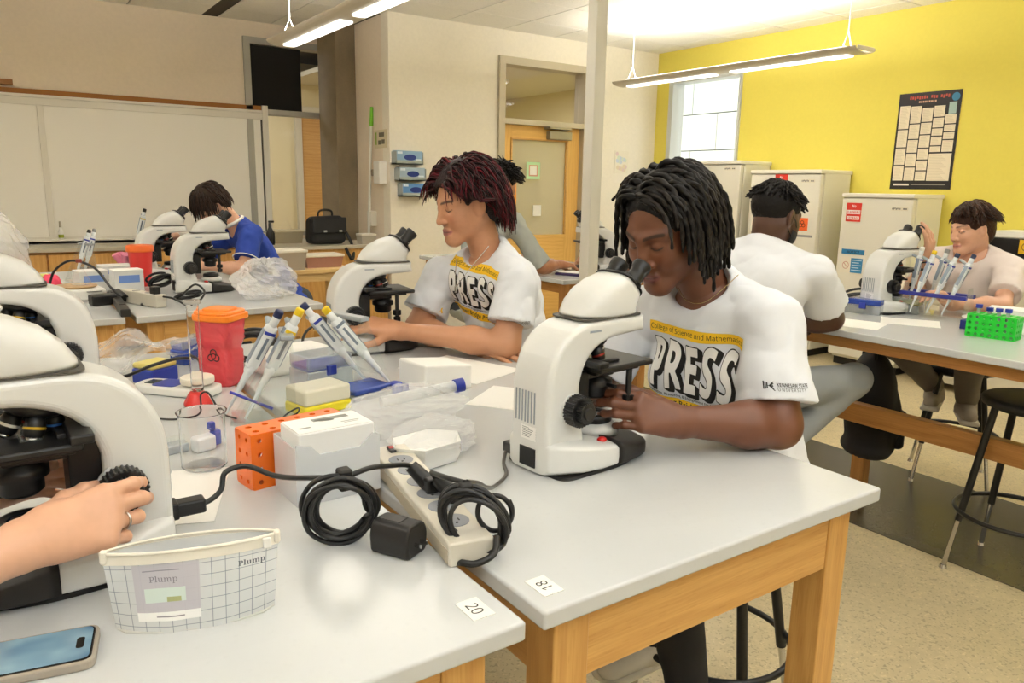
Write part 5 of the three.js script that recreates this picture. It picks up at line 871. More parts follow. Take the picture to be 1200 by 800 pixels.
// ---------- pouch and phone ----------
{ const t = thing('zip_pouch', 'clear grid-patterned zip pouch standing in the left foreground', 'pouch', [.168, TT, -.905], -.27);
  const w = .192, h = .097;
  const filmTex = (fl) => canvasTex(712, 400, c => { c.clearRect(0, 0, 712, 400); c.fillStyle = 'rgba(240,243,244,0.66)'; c.fillRect(0, 0, 712, 400); c.strokeStyle = 'rgba(120,128,136,0.8)'; c.lineWidth = 3; for (let x = 24; x < 712; x += 58) { c.beginPath(); c.moveTo(x, 60); c.lineTo(x, 400); c.stroke(); } for (let y = 80; y < 400; y += 58) { c.beginPath(); c.moveTo(0, y); c.lineTo(712, y); c.stroke(); }
    if (fl) { c.fillStyle = 'rgba(186,182,190,0.94)'; c.fillRect(110, 62, 270, 236); c.fillStyle = 'rgba(244,243,240,0.96)'; c.fillRect(110, 298, 270, 44); c.fillStyle = '#76737a'; c.font = '38px serif'; c.textAlign = 'center'; c.fillText('Plump', 232, 150); c.fillStyle = 'rgba(205,220,210,.95)'; c.fillRect(150, 180, 170, 70); c.fillStyle = 'rgba(160,165,110,.9)'; c.fillRect(240, 226, 60, 24); c.fillStyle = '#8b8890'; c.fillRect(190, 318, 120, 6); c.fillRect(150, 92, 150, 5); c.fillStyle = 'rgba(80,84,90,.9)'; c.font = 'bold 36px serif'; c.fillText('Plump', 600, 128); } });
  const sheet = (z0, z1, fl) => { const g = new THREE.PlaneGeometry(w, h, 24, 12), p = g.attributes.position; for (let i = 0; i < p.count; i++) { const x = p.getX(i), y = p.getY(i) + h / 2, k = y / h, b = 1 - Math.pow(Math.abs(x) / (w / 2), 2.4); p.setXYZ(i, x * (.93 + .09 * k), y, (z0 + (z1 - z0) * k) * b + .0015 * noise.noise(x * 40, y * 40, z0)); } g.computeVertexNormals(); return g; };
  part('front_film', sheet(.028, .012, 1), mat(0xffffff, .22, { map: filmTex(1), transparent: true, side: THREE.DoubleSide }), t);
  part('back_film', sheet(-.028, -.018, 0), mat(0xffffff, .22, { map: filmTex(0), transparent: true, side: THREE.DoubleSide }), t);
  const bot = new THREE.Shape(); bot.ellipse(0, 0, w / 2 * .93, .028, 0, 2 * PI); part('gusset', mv(prism(bot, .0015).rotateX(PI / 2), 0, .001, 0), mat(0xf0f0ea, .3, { transmission: .4, thickness: 0 }), t);
  const strip = (zz, y, r) => { const pts = []; for (let k = -8; k <= 8; k++) { const x = k / 8 * w / 2 * 1.02; pts.push([x, y, zz * (1 - Math.pow(Math.abs(k / 8), 2.4))]); } return tube(pts, r, 48, false, 8).scale(1, 1, 1); };
  const tapeG = (zz, y0, y1) => { const g = new THREE.PlaneGeometry(w * 1.02, y1 - y0, 24, 2), p = g.attributes.position; for (let i = 0; i < p.count; i++) { const x = p.getX(i); p.setXYZ(i, x, p.getY(i) + (y0 + y1) / 2, zz * (1 - Math.pow(Math.abs(x) / (w / 2 * 1.02), 2.4))); } g.computeVertexNormals(); return g; };
  const tape = mat(0xefe9da, .5, { side: THREE.DoubleSide });
  part('zip_tape', tapeG(.0158, h - .014, h), tape, t); part('zip_tape', tapeG(-.0225, h - .007, h + .002), tape, t); part('zip_bead', strip(.0165, h, .0022), tape, t); part('zip_bead', strip(-.023, h + .002, .0018), tape, t);
  for (const q of [-1, 1]) part('zip_end', bx(.008, .016, .01, q * w / 2, h - .004, 0, .003), tape, t); part('zip_pull', bx(.01, .014, .004, w / 2 - .012, h - .006, .012, .002), M.white, t);
  part('pouch_contents', [bx(.12, .05, .012, .01, .03, 0, .004)], mat(0xe2e8e8, .4, { transmission: .3, thickness: 0 }), t); }
{ const t = thing('phone', 'smartphone in clear case lying face up at the lower left corner', 'phone', [-.016, TT, -.911], -.19);
  part('phone_case', mv(prism(roundedShape([[-.077, -.039], [.077, -.039], [.077, .039], [-.077, .039]], .014), .011, .002).rotateX(PI / 2), 0, .0056, 0), mat(0xb9ae9f, .25, { transmission: .25, thickness: 0 }), t);
  part('phone_body', mv(prism(roundedShape([[-.0735, -.0355], [.0735, -.0355], [.0735, .0355], [-.0735, .0355]], .011), .009, .0015).rotateX(PI / 2), 0, .0075, 0), M.blackGloss, t);
  const scr = mv(prism(roundedShape([[-.071, -.033], [.071, -.033], [.071, .033], [-.071, .033]], .009), .0006).rotateX(PI / 2), 0, .0122, 0); { const p = scr.attributes.position, uv = scr.attributes.uv; for (let i = 0; i < p.count; i++) uv.setXY(i, p.getX(i) / .142 + .5, p.getZ(i) / .066 + .5); }
  const s = part('screen', scr, mat(0xffffff, .08, { map: dataTex(128, 64, (u, v) => { const k = pn(u, v, 4, 3) * .7 + pn(u, v, 9, 6) * .3; return [86 + 60 * k, 120 + 56 * k, 148 + 44 * k]; }), ior: 1.5 }), t);
  part('camera_cutout', mv(prism(roundedShape([[-.004, -.011], [.004, -.011], [.004, .011], [-.004, .011]], .0038), .0004).rotateX(PI / 2), .06, .0127, 0), M.blackGloss, s); }
// ---------- things on the far benches ----------
{
  const t = thing('hot_plate', 'flat white bench device with round pan on the far left bench', 'scale', [.31, TT, -3.86], .1);
  part('device_body', bx(.2, .05, .2, 0, .025, 0, .012), M.white, t); part('round_pan', lathe([[0, .05], [.075, .05], [.085, .056], [.085, .06], [0, .06]]), mat(0xc7a679, .35, { metalness: .3 }), t); part('display', bx(.06, .002, .025, .05, .04, .1), M.black, t);
  const f = thing('small_flask', 'little clear flask standing on the white bench device', 'flask', [.33, TT + .062, -3.87]); part('flask_glass', lathe([[0, 0], [.04, 0], [.042, .008], [.014, .07], [.012, .095], [.015, .098]]), M.clear, f); part('flask_cap', cyl(.013, .012, .015, 0, .097, 0), mat(0x8a3a34, .5), f);
  const b = single('pink_sponge', 'bright pink crumpled ball among the cables on the far bench', 'sponge', crumple(.085, .075, .08, 12, .18, 20, false), mat(0xf04a6a, .7), [.235, TT, -4.2]);
  const ad = thing('power_adapter', 'black power adapter with lead at the far left bench edge', 'adapter', [.385, TT, -3.62], .2); part('adapter_body', bx(.1, .045, .06, 0, .0225, 0, .008), M.black, ad); part('adapter_lead', tube([[.05, .02, 0], [.09, .03, .02], [.12, .012, .08], [.1, .006, .16]], .005), M.black, ad);
  const s = thing('power_strip', 'dark power strip running back between the far benches', 'power strip', [.434, TT, -3.55], -.05); part('strip_body', bx(.035, .03, .62, 0, .015, 0, .004), mat(0x2a2927, .5), s); for (let k = 0; k < 5; k++) part('outlet', bx(.02, .002, .03, 0, .031, -.24 + k * .1), M.black, s);
  const g = thing('power_strip', 'pale grey power strip standing beside the far red bin', 'power strip', [.53, TT, -3.55], .35); part('strip_body', bx(.05, .055, .28, 0, .0275, 0, .005), mat(0xc5bfb0, .5), g); part('outlet', cyl(.016, .016, .002, 0, .055, .05), M.grey, g); part('outlet', cyl(.016, .016, .002, 0, .055, -.05), M.grey, g); part('plug', bx(.03, .035, .04, 0, .07, .1, .006), M.black, g);
  single('loose_cable', 'black cable arching over the far left bench with a plug end', 'cable', [tube([[.1, TT + .01, -4.1], [.08, TT + .06, -4.15], [.12, TT + .085, -4.1], [.2, TT + .02, -4.0], [.24, TT + .11, -4.0], [.3, TT + .16, -3.95], [.38, TT + .14, -3.85], [.43, TT + .06, -3.7], [.455, TT + .035, -3.66]], .0055, 100), rod([.45, TT + .045, -3.68], [.47, TT + .022, -3.62], .014, .018), coil([.15, TT + .05, -4.1], [1, 0, .2], [0, 1, .4], .05, .04, 3, 77, .02, .005)], M.black);
  single('loose_cable', 'black cable tangle in front of the far microscope', 'cable', [coil([.72, TT + .03, -3.6], [1, .1, 0], [0, .5, 1], .05, .035, 3, 41, .02, .005), tube([[.55, TT + .05, -3.45], [.62, TT + .04, -3.4], [.68, TT + .01, -3.34], [.74, TT + .06, -3.36], [.72, TT + .09, -3.42], [.68, TT + .04, -3.5]], .0045, 60)], M.black);
  single('loose_cable', 'dark cable bundle between the far bin and far microscope', 'cable', coil([.68, TT + .05, -4.0], [1, .2, 0], [0, .8, .6], .05, .03, 5, 47, .03, .006), M.black);
  const bxw = (l, x, z, w, h, d, tn) => { const q = thing('supply_box', l, 'box', [x, TT, z], tn); part('box_body', bx(w, h, d, 0, h / 2, 0, .004), mat(0xdcdcd8, .5), q); part('window', bx(w * .7, h * .35, .002, 0, h * .6, d / 2 + .001), mat(0x6f8fd0, .3), q); part('box_flap', bx(w * 1.01, .006, d * 1.01, 0, h, 0, .002), M.paper, q); };
  bxw('white supply box with blue window left of the far red bin', .40, -4.18, .13, .09, .1, .2); bxw('white supply box touching the far red bin', .54, -4.05, .13, .1, .1, .1); bxw('low white box behind the far supply boxes', .56, -4.6, .16, .07, .12, .1);
  pipetteStand('clear pipette stand on the far left bench', [.4, TT, -4.55], .3, .4);
  pipette('white pipette leaning left on the far bench', [.36, TT + .003, -4.53], [.44, 1.14, -4.55], M.black, M.blue, 'pipettes resting in stands'); pipette('second white pipette leaning on the far bench', [.4, TT + .003, -4.56], [.47, 1.14, -4.6], M.grey, M.blue, 'pipettes resting in stands');
  pipette('yellow-marked pipette by the pink stand on the far bench', [.68, TT + .1, -4.75], [.74, 1.24, -4.72], M.black, M.yellow, 'pipettes resting in stands');
  const pk = thing('pink_stand', 'small pink tube stand on the far bench', 'stand', [.62, TT, -4.72], .2); part('stand_foot', lathe([[0, 0], [.06, 0], [.06, .045], [.05, .05], [0, .05]]), M.white, pk); for (let k = 0; k < 4; k++) part('pink_arm', rod([0, .05, 0], [Math.cos(k * 1.57) * .04, .12, Math.sin(k * 1.57) * .04], .015, .02), mat(0xe88aa4, .5), pk);
  single('yellow_folder', 'yellow-green folder lying on the far left bench', 'folder', bx(.26, .012, .2, 0, .006, 0, .003), mat(0xcfcf6a, .6), [.15, TT, -4.75], .2);
  const bb1 = thing('plastic_bag', 'large clear bag standing at the left edge of the far bench', 'bag', [.0, TT, -4.35]); part('bag_film', crumple(.34, .36, .34, 17, .14), bagFilmMilky, bb1);
  const hp = thing('plastic_bag', 'heap of crumpled clear bags at the far bench corner', 'bag', [1.06, TT, -3.56], .3); part('bag_film', crumple(.27, .17, .24, 23, .28, 44), bagFilmMilky, hp); part('bag_film', mv(crumple(.16, .1, .14, 29, .3, 30), -.07, 0, .09), bagFilm, hp); part('blue_print', mv(crumple(.12, .035, .05, 31, .2, 16), .0, .06, .04), mat(0x8a94cc, .5, { transmission: .4, thickness: 0 }), hp);
  single('brown_carton', 'small brown carton behind the far microscope eyepiece', 'box', bx(.06, .13, .05, 0, .065, 0, .002), mat(0xa5713f, .8), [1.0, TT, -4.75]);
}
// ---------- distant bench ----------
single('notebook', 'dark purple notebook lying at the end of the distant bench', 'notebook', [bx(.21, .012, .28, 0, .006, 0, .003), bx(.2, .004, .27, .004, .013, 0)], mat(0x3a2a58, .6), [3.0, TT, -3.58], .35);
single('paper_sheet', 'white sheet lying on the dark purple notebook', 'paper', bx(.2, .0012, .26), M.paper, [3.02, TT + .0158, -3.6], .5);
{ const t = thing('supply_heap', 'pale plastic bag of supplies on the distant bench behind the post', 'bag', [3.38, TT, -3.56], .2); part('bag_film', crumple(.22, .2, .2, 51, .22, 30), film(.6, .3), t); }
// ---------- right benches ----------
{
  const green = mat(0x22dd3a, .35, { transmission: .25, thickness: 0 });
  tubeRack('bright green tube rack on the right bench', [3.085, TT, -1.282], -PI / 2 + .14, .165, .085, .085, green, [7, 4, 4, .0062]);
  for (const [i, x, z, y] of [[0, 3.08, -1.34, .09], [1, 3.1, -1.31, .08], [2, 3.07, -1.265, .085], [3, 3.075, -1.235, .086]]) { const t = thing('sample_tube', ['first', 'second', 'third', 'last'][i] + ' blue-capped tube from the left in the green rack', 'tube', [x, TT + .02, z], 0, 'tubes in the green rack'); part('tube_body', lathe([[0, 0], [.006, .012], [.007, .02], [.007, y - .005], [0, y - .005]], 14), mat(0xe9eef0, .2, { transmission: .6, thickness: 0 }), t); part('tube_cap', cyl(.012, .012, .014, 0, y - .006, 0, 16), M.blue, t); }
  single('navy_box', 'small navy blue box left of the green rack', 'box', bx(.06, .035, .05, 0, .0175, 0, .002), mat(0x1f2a78, .5), [3.2, TT, -1.42], .1);
  tipBox('clear tip box with blue latch on the right bench by the papers', [3.2, TT, -1.86], -PI / 2 + .25, { split: .6, base: clearBox, lid: blueClear, w: .15, d: .1, h: .065, latch: true, tray: M.paper });
  tipBox('clear tip box with yellowish tray on the right bench', [3.38, TT, -1.77], -PI / 2 + .2, { split: .6, base: clearBox, lid: clearBox, w: .12, d: .09, h: .07, tray: mat(0xd9c85a, .4) });
  // acrylic pipette rack with blue rails
  const r = thing('pipette_rack', 'clear pipette rack with navy rails on the right bench', 'rack', [3.36, TT, -1.64], -PI / 2 + .12); const rail = mat(0x2b2f86, .4);
  for (const s of [-1, 1]) { part('rack_side', mv(rot(prism([[-.08, 0], [.08, 0], [.02, .14], [-.02, .14]], .004), 0, PI / 2), s * .13, 0, 0), acrylic, r); part('rack_rail', bx(.27, .016, .022, 0, .1, s * .05, .003), rail, r); }
  part('rack_tray', bx(.26, .005, .15, 0, .02, 0), acrylic, r);
  const nv = mat(0x39415e, .4), g = 'pipettes in the right bench rack';
  [[3.29, -1.71, 3.32, -1.66, M.yellow, 'yellow-capped'], [3.31, -1.65, 3.35, -1.58, nv, 'grey-capped'], [3.32, -1.59, 3.36, -1.52, nv, 'dark-capped rightmost'], [3.38, -1.77, 3.40, -1.75, M.white, 'white-capped leftmost'], [3.4, -1.7, 3.43, -1.66, M.grey, 'pale-capped back']].forEach(([x, z, X, Z, m, n]) => pipette(n + ' pipette in the navy-railed rack', [x, TT + .02, z], [X, 1.16, Z], m, M.blue, g));
  single('paper_sheet', 'white sheet at the elbow of the man seen from behind', 'paper', bx(.2, .0012, .26), M.paper, [2.88, TT + .0008, -1.74], .3); single('paper_sheet', 'white sheet before the pipette rack on the right bench', 'paper', bx(.18, .0012, .22), M.paper, [3.13, TT + .0008, -1.62], .5);
  const wb = thing('supply_box', 'white carton behind the green rack at the right edge', 'box', [3.3, TT, -1.27], -PI / 2 + .3); part('box_body', bx(.24, .09, .12, 0, .045, 0, .004), M.paper, wb); part('printed_side', mv(new THREE.BoxGeometry(.2, .05, .001), 0, .05, .0606), mat(0xffffff, .6, { map: textTex(256, 64, '#efede6', c => { c.fillStyle = '#9a9ca0'; c.fillRect(60, 14, 26, 20); c.fillRect(94, 14, 26, 20); c.fillRect(128, 14, 20, 20); c.fillStyle = '#b9bbc0'; c.fillRect(170, 44, 70, 6); }) }), wb);
  const b2 = thing('plastic_bag', 'crumpled white bag beside the brown-haired man', 'bag', [3.37, TT, -1.18], .3); part('bag_film', crumple(.26, .15, .2, 61, .26, 40), film(.5, .2), b2);
  single('white_dish', 'wide white tray in front of the crumpled white bag', 'dish', lathe([[0, .005], [.1, .005], [.13, .03], [.135, .03], [.105, 0], [0, 0]]), M.white, [3.36, TT, -1.38]);
  single('loose_cable', 'black cable coil behind the clear tip boxes on the right bench', 'cable', [coil([3.3, TT + .04, -1.93], [.5, 0, .8], [.2, 1, 0], .09, .04, 4, 55, .03, .006)], M.black);
  const gl = thing('safety_glasses', 'dark-rimmed glasses lying right of the green rack', 'glasses', [3.2, TT, -1.16], .6); for (const s of [-1, 1]) part('rim', rot(new THREE.TorusGeometry(.024, .0025, 8, 24), .3).translate(s * .032, .024, 0), M.black, gl); part('temple_arm', [tube([[.056, .03, 0], [.06, .02, .06], [.05, .004, .12]], .002), tube([[-.056, .03, 0], [-.06, .02, .06], [-.05, .004, .12]], .002)], M.black, gl);
}
// ---------- on the floor ----------
{ const t = thing('backpack', 'black backpack hanging under the right bench behind its stretcher', 'backpack', [3.27, .25, -1.83], .9);
  const P = [ell([0, .24, 0], [.15, .25, .105], null, .05), ell([0, .16, .08], [.12, .14, .05], null, .04), ell([0, .03, 0], [.15, .05, .1], null, .05)], [lo, hi] = boundsOf(P, .02);
  part('pack_body', meshField(fieldOf(P, (x, y, z) => .006 * noise.noise(x * 14, y * 14, z * 14)), [lo[0], .003, lo[2]], hi, .012), mat(0x121214, .75), t);
  part('front_pocket', mv(new RoundedBoxGeometry(.2, .18, .05, 3, .022), 0, .14, .11), mat(0x17171a, .75), t);
  part('shoulder_strap', [tube([[.06, .46, -.02], [.16, .42, .06], [.2, .3, .08], [.19, .12, .07], [.14, .04, .06]], .016, 40), tube([[-.06, .46, -.02], [-.12, .55, -.05], [-.16, .62, -.06]], .008, 30)], mat(0x101012, .8), t);
  part('top_handle', tube([[-.03, .48, 0], [-.02, .53, 0], [.03, .53, 0], [.04, .48, 0]], .009), mat(0x101012, .8), t); part('strap_end', tube([[.14, .04, .06], [.2, .012, .1], [.3, .008, .15], [.36, .012, .14]], .007, 24), mat(0x101012, .8), t); part('badge', bx(.012, .03, .004, -.06, .2, .137), M.grey, t); }
// ---------- people ----------
const tee = () => new THREE.MeshPhysicalMaterial({ color: 0xe6e9ee, roughness: .85, sheen: .2, sheenRoughness: .6 });
const pressPrint = new THREE.MeshStandardMaterial({ roughness: .75, transparent: true, map: canvasTex(1024, 800, c => {
  c.clearRect(0, 0, 1024, 800); c.fillStyle = '#f2c21c'; c.fillRect(16, 20, 992, 100); c.fillRect(16, 680, 992, 104);
  c.fillStyle = '#26200e'; c.textAlign = 'center'; c.font = '66px sans-serif'; c.fillText('College of Science and Mathematics', 512, 90, 970); c.font = 'bold 82px sans-serif'; c.fillText('Summer Bridge Program', 512, 760, 950);
  c.fillStyle = '#2a2a2a'; c.font = 'bold 36px sans-serif'; c.fillText('Preparation, Resources, & Engagement for Student Success', 512, 664, 980);
  c.lineJoin = 'round'; const L = 'PRESS', xs = [40, 232, 420, 604, 792];
  const glyph = (k, f) => { for (let i = 0; i < 5; i++) { c.save(); c.translate(xs[i] + 85 + k, 586 + k * .5 + (i % 2 ? -6 : 8)); c.scale(.96, 1.92); c.textAlign = 'center'; c.font = 'bold 300px sans-serif'; f(L[i]); c.restore(); } };
  c.strokeStyle = '#14120f'; for (let k = 46; k >= 0; k -= 3) { c.lineWidth = 20; glyph(k, t => c.strokeText(t, 0, 0)); }
  c.strokeStyle = '#fbfaf6'; c.fillStyle = '#fbfaf6'; c.lineWidth = 8; glyph(0, t => { c.strokeText(t, 0, 0); c.fillText(t, 0, 0); });
}) });
const sleeveLogo = new THREE.MeshStandardMaterial({ roughness: .75, transparent: true, map: canvasTex(512, 160, c => {
  c.clearRect(0, 0, 512, 160); c.strokeStyle = '#1a1a1a'; c.lineWidth = 9; c.beginPath(); for (const k of [0, 1, 2]) { c.moveTo(24 + k * 14, 34 + k * 6); c.lineTo(24 + k * 14, 122 - k * 6); c.moveTo(112 - k * 4, 30 + k * 22); c.lineTo(70 + k * 2, 78); c.lineTo(112 - k * 4, 126 - k * 22); } c.stroke();
  c.fillStyle = '#1c1c1c'; c.font = 'bold 50px sans-serif'; c.fillText('KENNESAW STATE', 134, 78, 360); c.fillStyle = '#444'; c.font = '42px sans-serif'; c.fillText('U N I V E R S I T Y', 136, 124, 354); c.fillRect(136, 86, 356, 4);
}) });
const chain = mat(0xc9b37a, .25, { metalness: 1 }), silver = mat(0xcfcfcb, .25, { metalness: 1 });
const inFront = (d, a) => d[2] > a;
// --- woman with twists at the front microscope
{
  const hairc = [0x0f0b09, 0x14100d, 0x0c0908, 0x1a1410];
  person({
    label: 'woman with black twisted hair, white printed shirt, looking into the front microscope', base: [1.5, 0, -1.12],
    pelvis: [1.52, .70, -1.13], neck: [1.315, 1.235, -1.155], shL: [1.345, 1.165, -.99], shR: [1.295, 1.13, -1.32],
    elL: [1.315, .956, -.925], wrL: [1.082, .985, -.995], elR: [1.2, .957, -1.38], wrR: [1.02, 1.0, -1.25], bust: true, build: 1.02, sleeve: .8, sleeveR: 1.2, armR: 1.1, cell: .009, shirtCell: .0065,
    head: { pos: [1.212, 1.347, -1.17], yaw: -PI / 2 + .1, pitch: .42, roll: 0 },
    face: { cell: .0026, skin: 0x6f4129, lip: 0x6a3431, brow: 0x1f130d, blush: 0x7c462d, nose: 1.25 },
    handL: { dir: [-.9, .28, -.3], back: [-.1, .35, .93], thumbSide: [0, 1, 0], curl: [[.42, .6, .45], [.45, .65, .45], [.5, .68, .45], [.55, .7, .45]], spread: .0, thumb: [.5, .3, .2], cell: .0032 },
    handR: { dir: [-.95, .1, .1], back: [0, .4, -.9], thumbSide: [0, 1, 0], curl: [.4, .5, .55, .6] },
    shirtMat: tee(), legs: { L: [[1.46, .66, -1.03], [1.13, .65, -1.03], [1.24, .3, -1.05], [-1, 0, 0]], R: [[1.46, .66, -1.23], [1.18, .63, -1.26], [1.36, .28, -1.28], [-1, 0, 0]] }, trouserMat: mat(0x15181f, .85), shoeMat: mat(0xd8d4ca, .7),
    prints: [{ name: 'shirt_print', at: [.0, .7, .1], tilt: -.13, w: .25, h: .195, m: pressPrint }, { name: 'sleeve_logo', c: [1.29, 1.05, -.9], right: [.93, 0, .36], up: [0, 1, 0], w: .085, h: .028, m: sleeveLogo, depth: .06 }],
    hair: {
      cap: { color: 0x0f0b09, thick: .006, nape: true, cell: .004, faceC: [0, -.012, .1], faceR: [.07, .092, .078] },
      locks: [{ seed: 5, maxX: .108, n: 330, r: .006, ring: 8, twist: 1.35, tip: .6, lift: .022, fall: .5, step: .0065, wander: .05, colors: hairc, cover: .66, face: { y: .072, x: .074, cut: 1 }, scalp: d => !(d[2] > .5 && d[1] < .62) && !(Math.abs(d[0]) < .85 && d[2] > .35 && d[1] < .3), comb: d => { const s = d[0] > -.18 ? 1 : -1; return [s * (.8 - Math.abs(d[0]) * .5), -.25 - .6 * (1 - d[1]), -.4]; }, len: (d, R) => .105 + .06 * Math.max(0, d[1]) + R() * .03 },
      { seed: 14, maxX: .105, n: 70, r: .005, ring: 8, twist: 1.4, tip: .6, lift: .016, fall: .3, step: .0065, wander: .04, colors: hairc, cover: .5, face: { y: .072, x: .07, cut: 1 }, scalp: d => d[2] > .3 && d[1] > .62, comb: d => { const s = d[0] > -.3 ? 1 : -1; return [s, -.1, .02]; }, len: (d, R) => .13 + R() * .04 }],
    },
    extra: [{ name: 'necklace', m: chain, geo: tube([[1.27, 1.262, -1.02], [1.245, 1.225, -1.045], [1.235, 1.2, -1.075], [1.232, 1.195, -1.1], [1.236, 1.2, -1.13], [1.25, 1.22, -1.165]], .0008, 40, false, 6) }],
  });
}
// --- red-haired woman
{
  const rc = [0x2a0b10, 0x3a0d14, 0x52121c, 0x1d0a0c, 0x6d1622, 0x30100f];
  person({
    label: 'person with short dark red hair and white printed shirt at the second microscope', base: [1.5, 0, -2.1],
    pelvis: [1.5, .70, -2.08], neck: [1.335, 1.24, -2.09], shL: [1.35, 1.145, -1.93], shR: [1.265, 1.13, -2.25],
    elL: [1.285, .958, -1.885], wrL: [1.03, .985, -2.13], elR: [1.16, .957, -2.24], wrR: [1.25, .945, -2.0], bust: false, build: 1.0, sleeve: .7, sleeveR: 1.2, armR: .98, cell: .01, shirtCell: .0075,
    head: { pos: [1.265, 1.378, -2.1], yaw: -PI / 2 - .02, pitch: .24, roll: 0 },
    face: { cell: .003, skin: 0xc58d68, lip: 0xa8625a, brow: 0x2a1712, blush: 0xc98264, lash: 0x1a0e0a },
    handL: { dir: [-.85, .2, -.4], back: [-.2, .9, .35], thumbSide: [-.3, .4, .8], curl: [.35, .4, .45, .5], cell: .004 },
    handR: { dir: [.3, -.06, .95], back: [-.5, .85, 0], thumbSide: [-1, 0, .2], curl: [.15, .15, .18, .2], thumb: [.35, .2, .1], cell: .004 },
    shirtMat: tee(), legs: { L: [[1.46, .66, -1.98], [1.12, .64, -1.95], [1.2, .26, -1.95], [-1, 0, 0]], R: [[1.46, .66, -2.18], [1.12, .64, -2.2], [1.2, .26, -2.2], [-1, 0, 0]] }, trouserMat: mat(0x30343a, .85),
    prints: [{ name: 'shirt_print', at: [0, .79, .1], tilt: -.2, w: .24, h: .188, m: pressPrint }, { name: 'sleeve_logo', c: [1.3, 1.03, -1.855], right: [.93, 0, .36], up: [0, 1, 0], w: .08, h: .026, m: sleeveLogo, depth: .06 }],
    hair: {
      cap: { color: 0x220a0d, thick: .018, nape: true, cell: .0045, faceC: [0, -.02, .085], faceR: [.095, .088, .075] },
      locks: [{ seed: 21, n: 1700, r: .0032, ring: 5, tip: .3, lift: .034, fall: .4, step: .008, wave: .5, waveAmp: .14, wander: .05, colors: rc, cover: .7, ear: true, face: { y: .05, x: .064 }, scalp: d => !(d[2] > .45 && d[1] < .55) && !(d[2] > .1 && d[1] < .12), comb: d => { const s = d[0] > .12 ? 1 : -1; return d[2] > .25 ? [s * .8, .05, -.15] : [d[0] * .35, -.35, -.75 + .5 * Math.max(0, -d[2])]; }, len: (d, R) => .085 + .03 * Math.max(0, -d[2]) + R() * .035 },
      { seed: 33, n: 520, r: .0032, ring: 5, tip: .25, lift: .034, fall: .28, step: .008, wave: .4, waveAmp: .14, wander: .05, colors: rc, cover: .5, face: { y: .06, x: .066 }, scalp: d => d[2] > .0 && d[1] > .4, comb: d => [d[0] > .12 ? 1 : -.9, .0, .08], len: (d, R) => .085 + R() * .035 }],
    },
    extra: [{ name: 'necklace', m: silver, geo: merge([tube([[1.29, 1.25, -2.0], [1.255, 1.2, -2.02], [1.222, 1.14, -2.055], [1.215, 1.12, -2.07], [1.222, 1.14, -2.09], [1.25, 1.2, -2.13]], .0013, 40, false, 6), bx(.006, .022, .008, 1.212, 1.11, -2.07, .002)]) }],
  });
}
// --- person in blue on the far bench
person({
  label: 'person in a blue shirt bent over a microscope at the far bench', base: [1.530, 0.000, -4.600],
  pelvis: [1.530, 0.700, -4.600], neck: [1.200, 1.190, -4.570], shL: [1.245, 1.140, -4.420], shR: [1.210, 1.120, -4.750], elL: [1.170, 0.957, -4.330], wrL: [0.980, 0.970, -4.470], elR: [1.010, 0.980, -4.770], wrR: [0.890, 1.120, -4.730],
  build: .84, sleeve: .74, sleeveR: 1.1, armR: .85, cell: .014, shirtCell: .012, head: { pos: [1.075, 1.300, -4.570], yaw: -PI / 2 + .1, pitch: .75, scale: .92 }, face: { cell: .005, skin: 0xd3a184, lip: 0xb5736a, brow: 0x2c1c12 },
  handL: { dir: [-1, 0, -.3], cell: .006 }, handR: { dir: [-1, .1, 0], cell: .006 }, shirtMat: mat(0x1f3f9c, .8), cuff: mat(0xe8e4da, .7),
  legs: { L: [[1.490, 0.660, -4.500], [1.130, 0.640, -4.450], [1.230, 0.260, -4.450], [-1, 0, 0]], R: [[1.490, 0.660, -4.700], [1.130, 0.640, -4.750], [1.230, 0.260, -4.750], [-1, 0, 0]] },
  hair: { cap: { color: 0x2b1a0e, thick: .016, nape: true, cell: .006, faceC: [0, -.05, .1], faceR: [.07, .085, .07] }, locks: [{ seed: 61, n: 420, r: .0045, tip: .3, lift: .02, fall: .2, wander: .05, colors: [0x2e1b0f, 0x3a2415, 0x22140b], cover: .62, scalp: d => !(d[2] > .55 && d[1] < .25), comb: d => [d[0] * .4, -.6, d[2] > 0 ? .4 : -.2], len: (d, R) => .07 + R() * .03, face: { y: .0, x: .03 } }] },
  extra: [{ name: 'chin_mask', m: mat(0x33332f, .8), inHead: true, geo: new THREE.SphereGeometry(.07, 20, 12, 0, PI * 2, PI * .45, PI * .4).scale(.95, .7, 1).translate(0, -.085, .025) }, { name: 'white_side_panel', m: mat(0xe6e2d8, .8), geo: tube([[1.330, 1.000, -4.450], [1.360, 0.930, -4.440], [1.390, 0.850, -4.430]], .022, 12) }, { name: 'collar', m: mat(0xe8e4da, .7), geo: new THREE.TorusGeometry(.062, .011, 8, 28).rotateX(PI / 2).rotateZ(.5).translate(1.185, 1.205, -4.57) }],
});
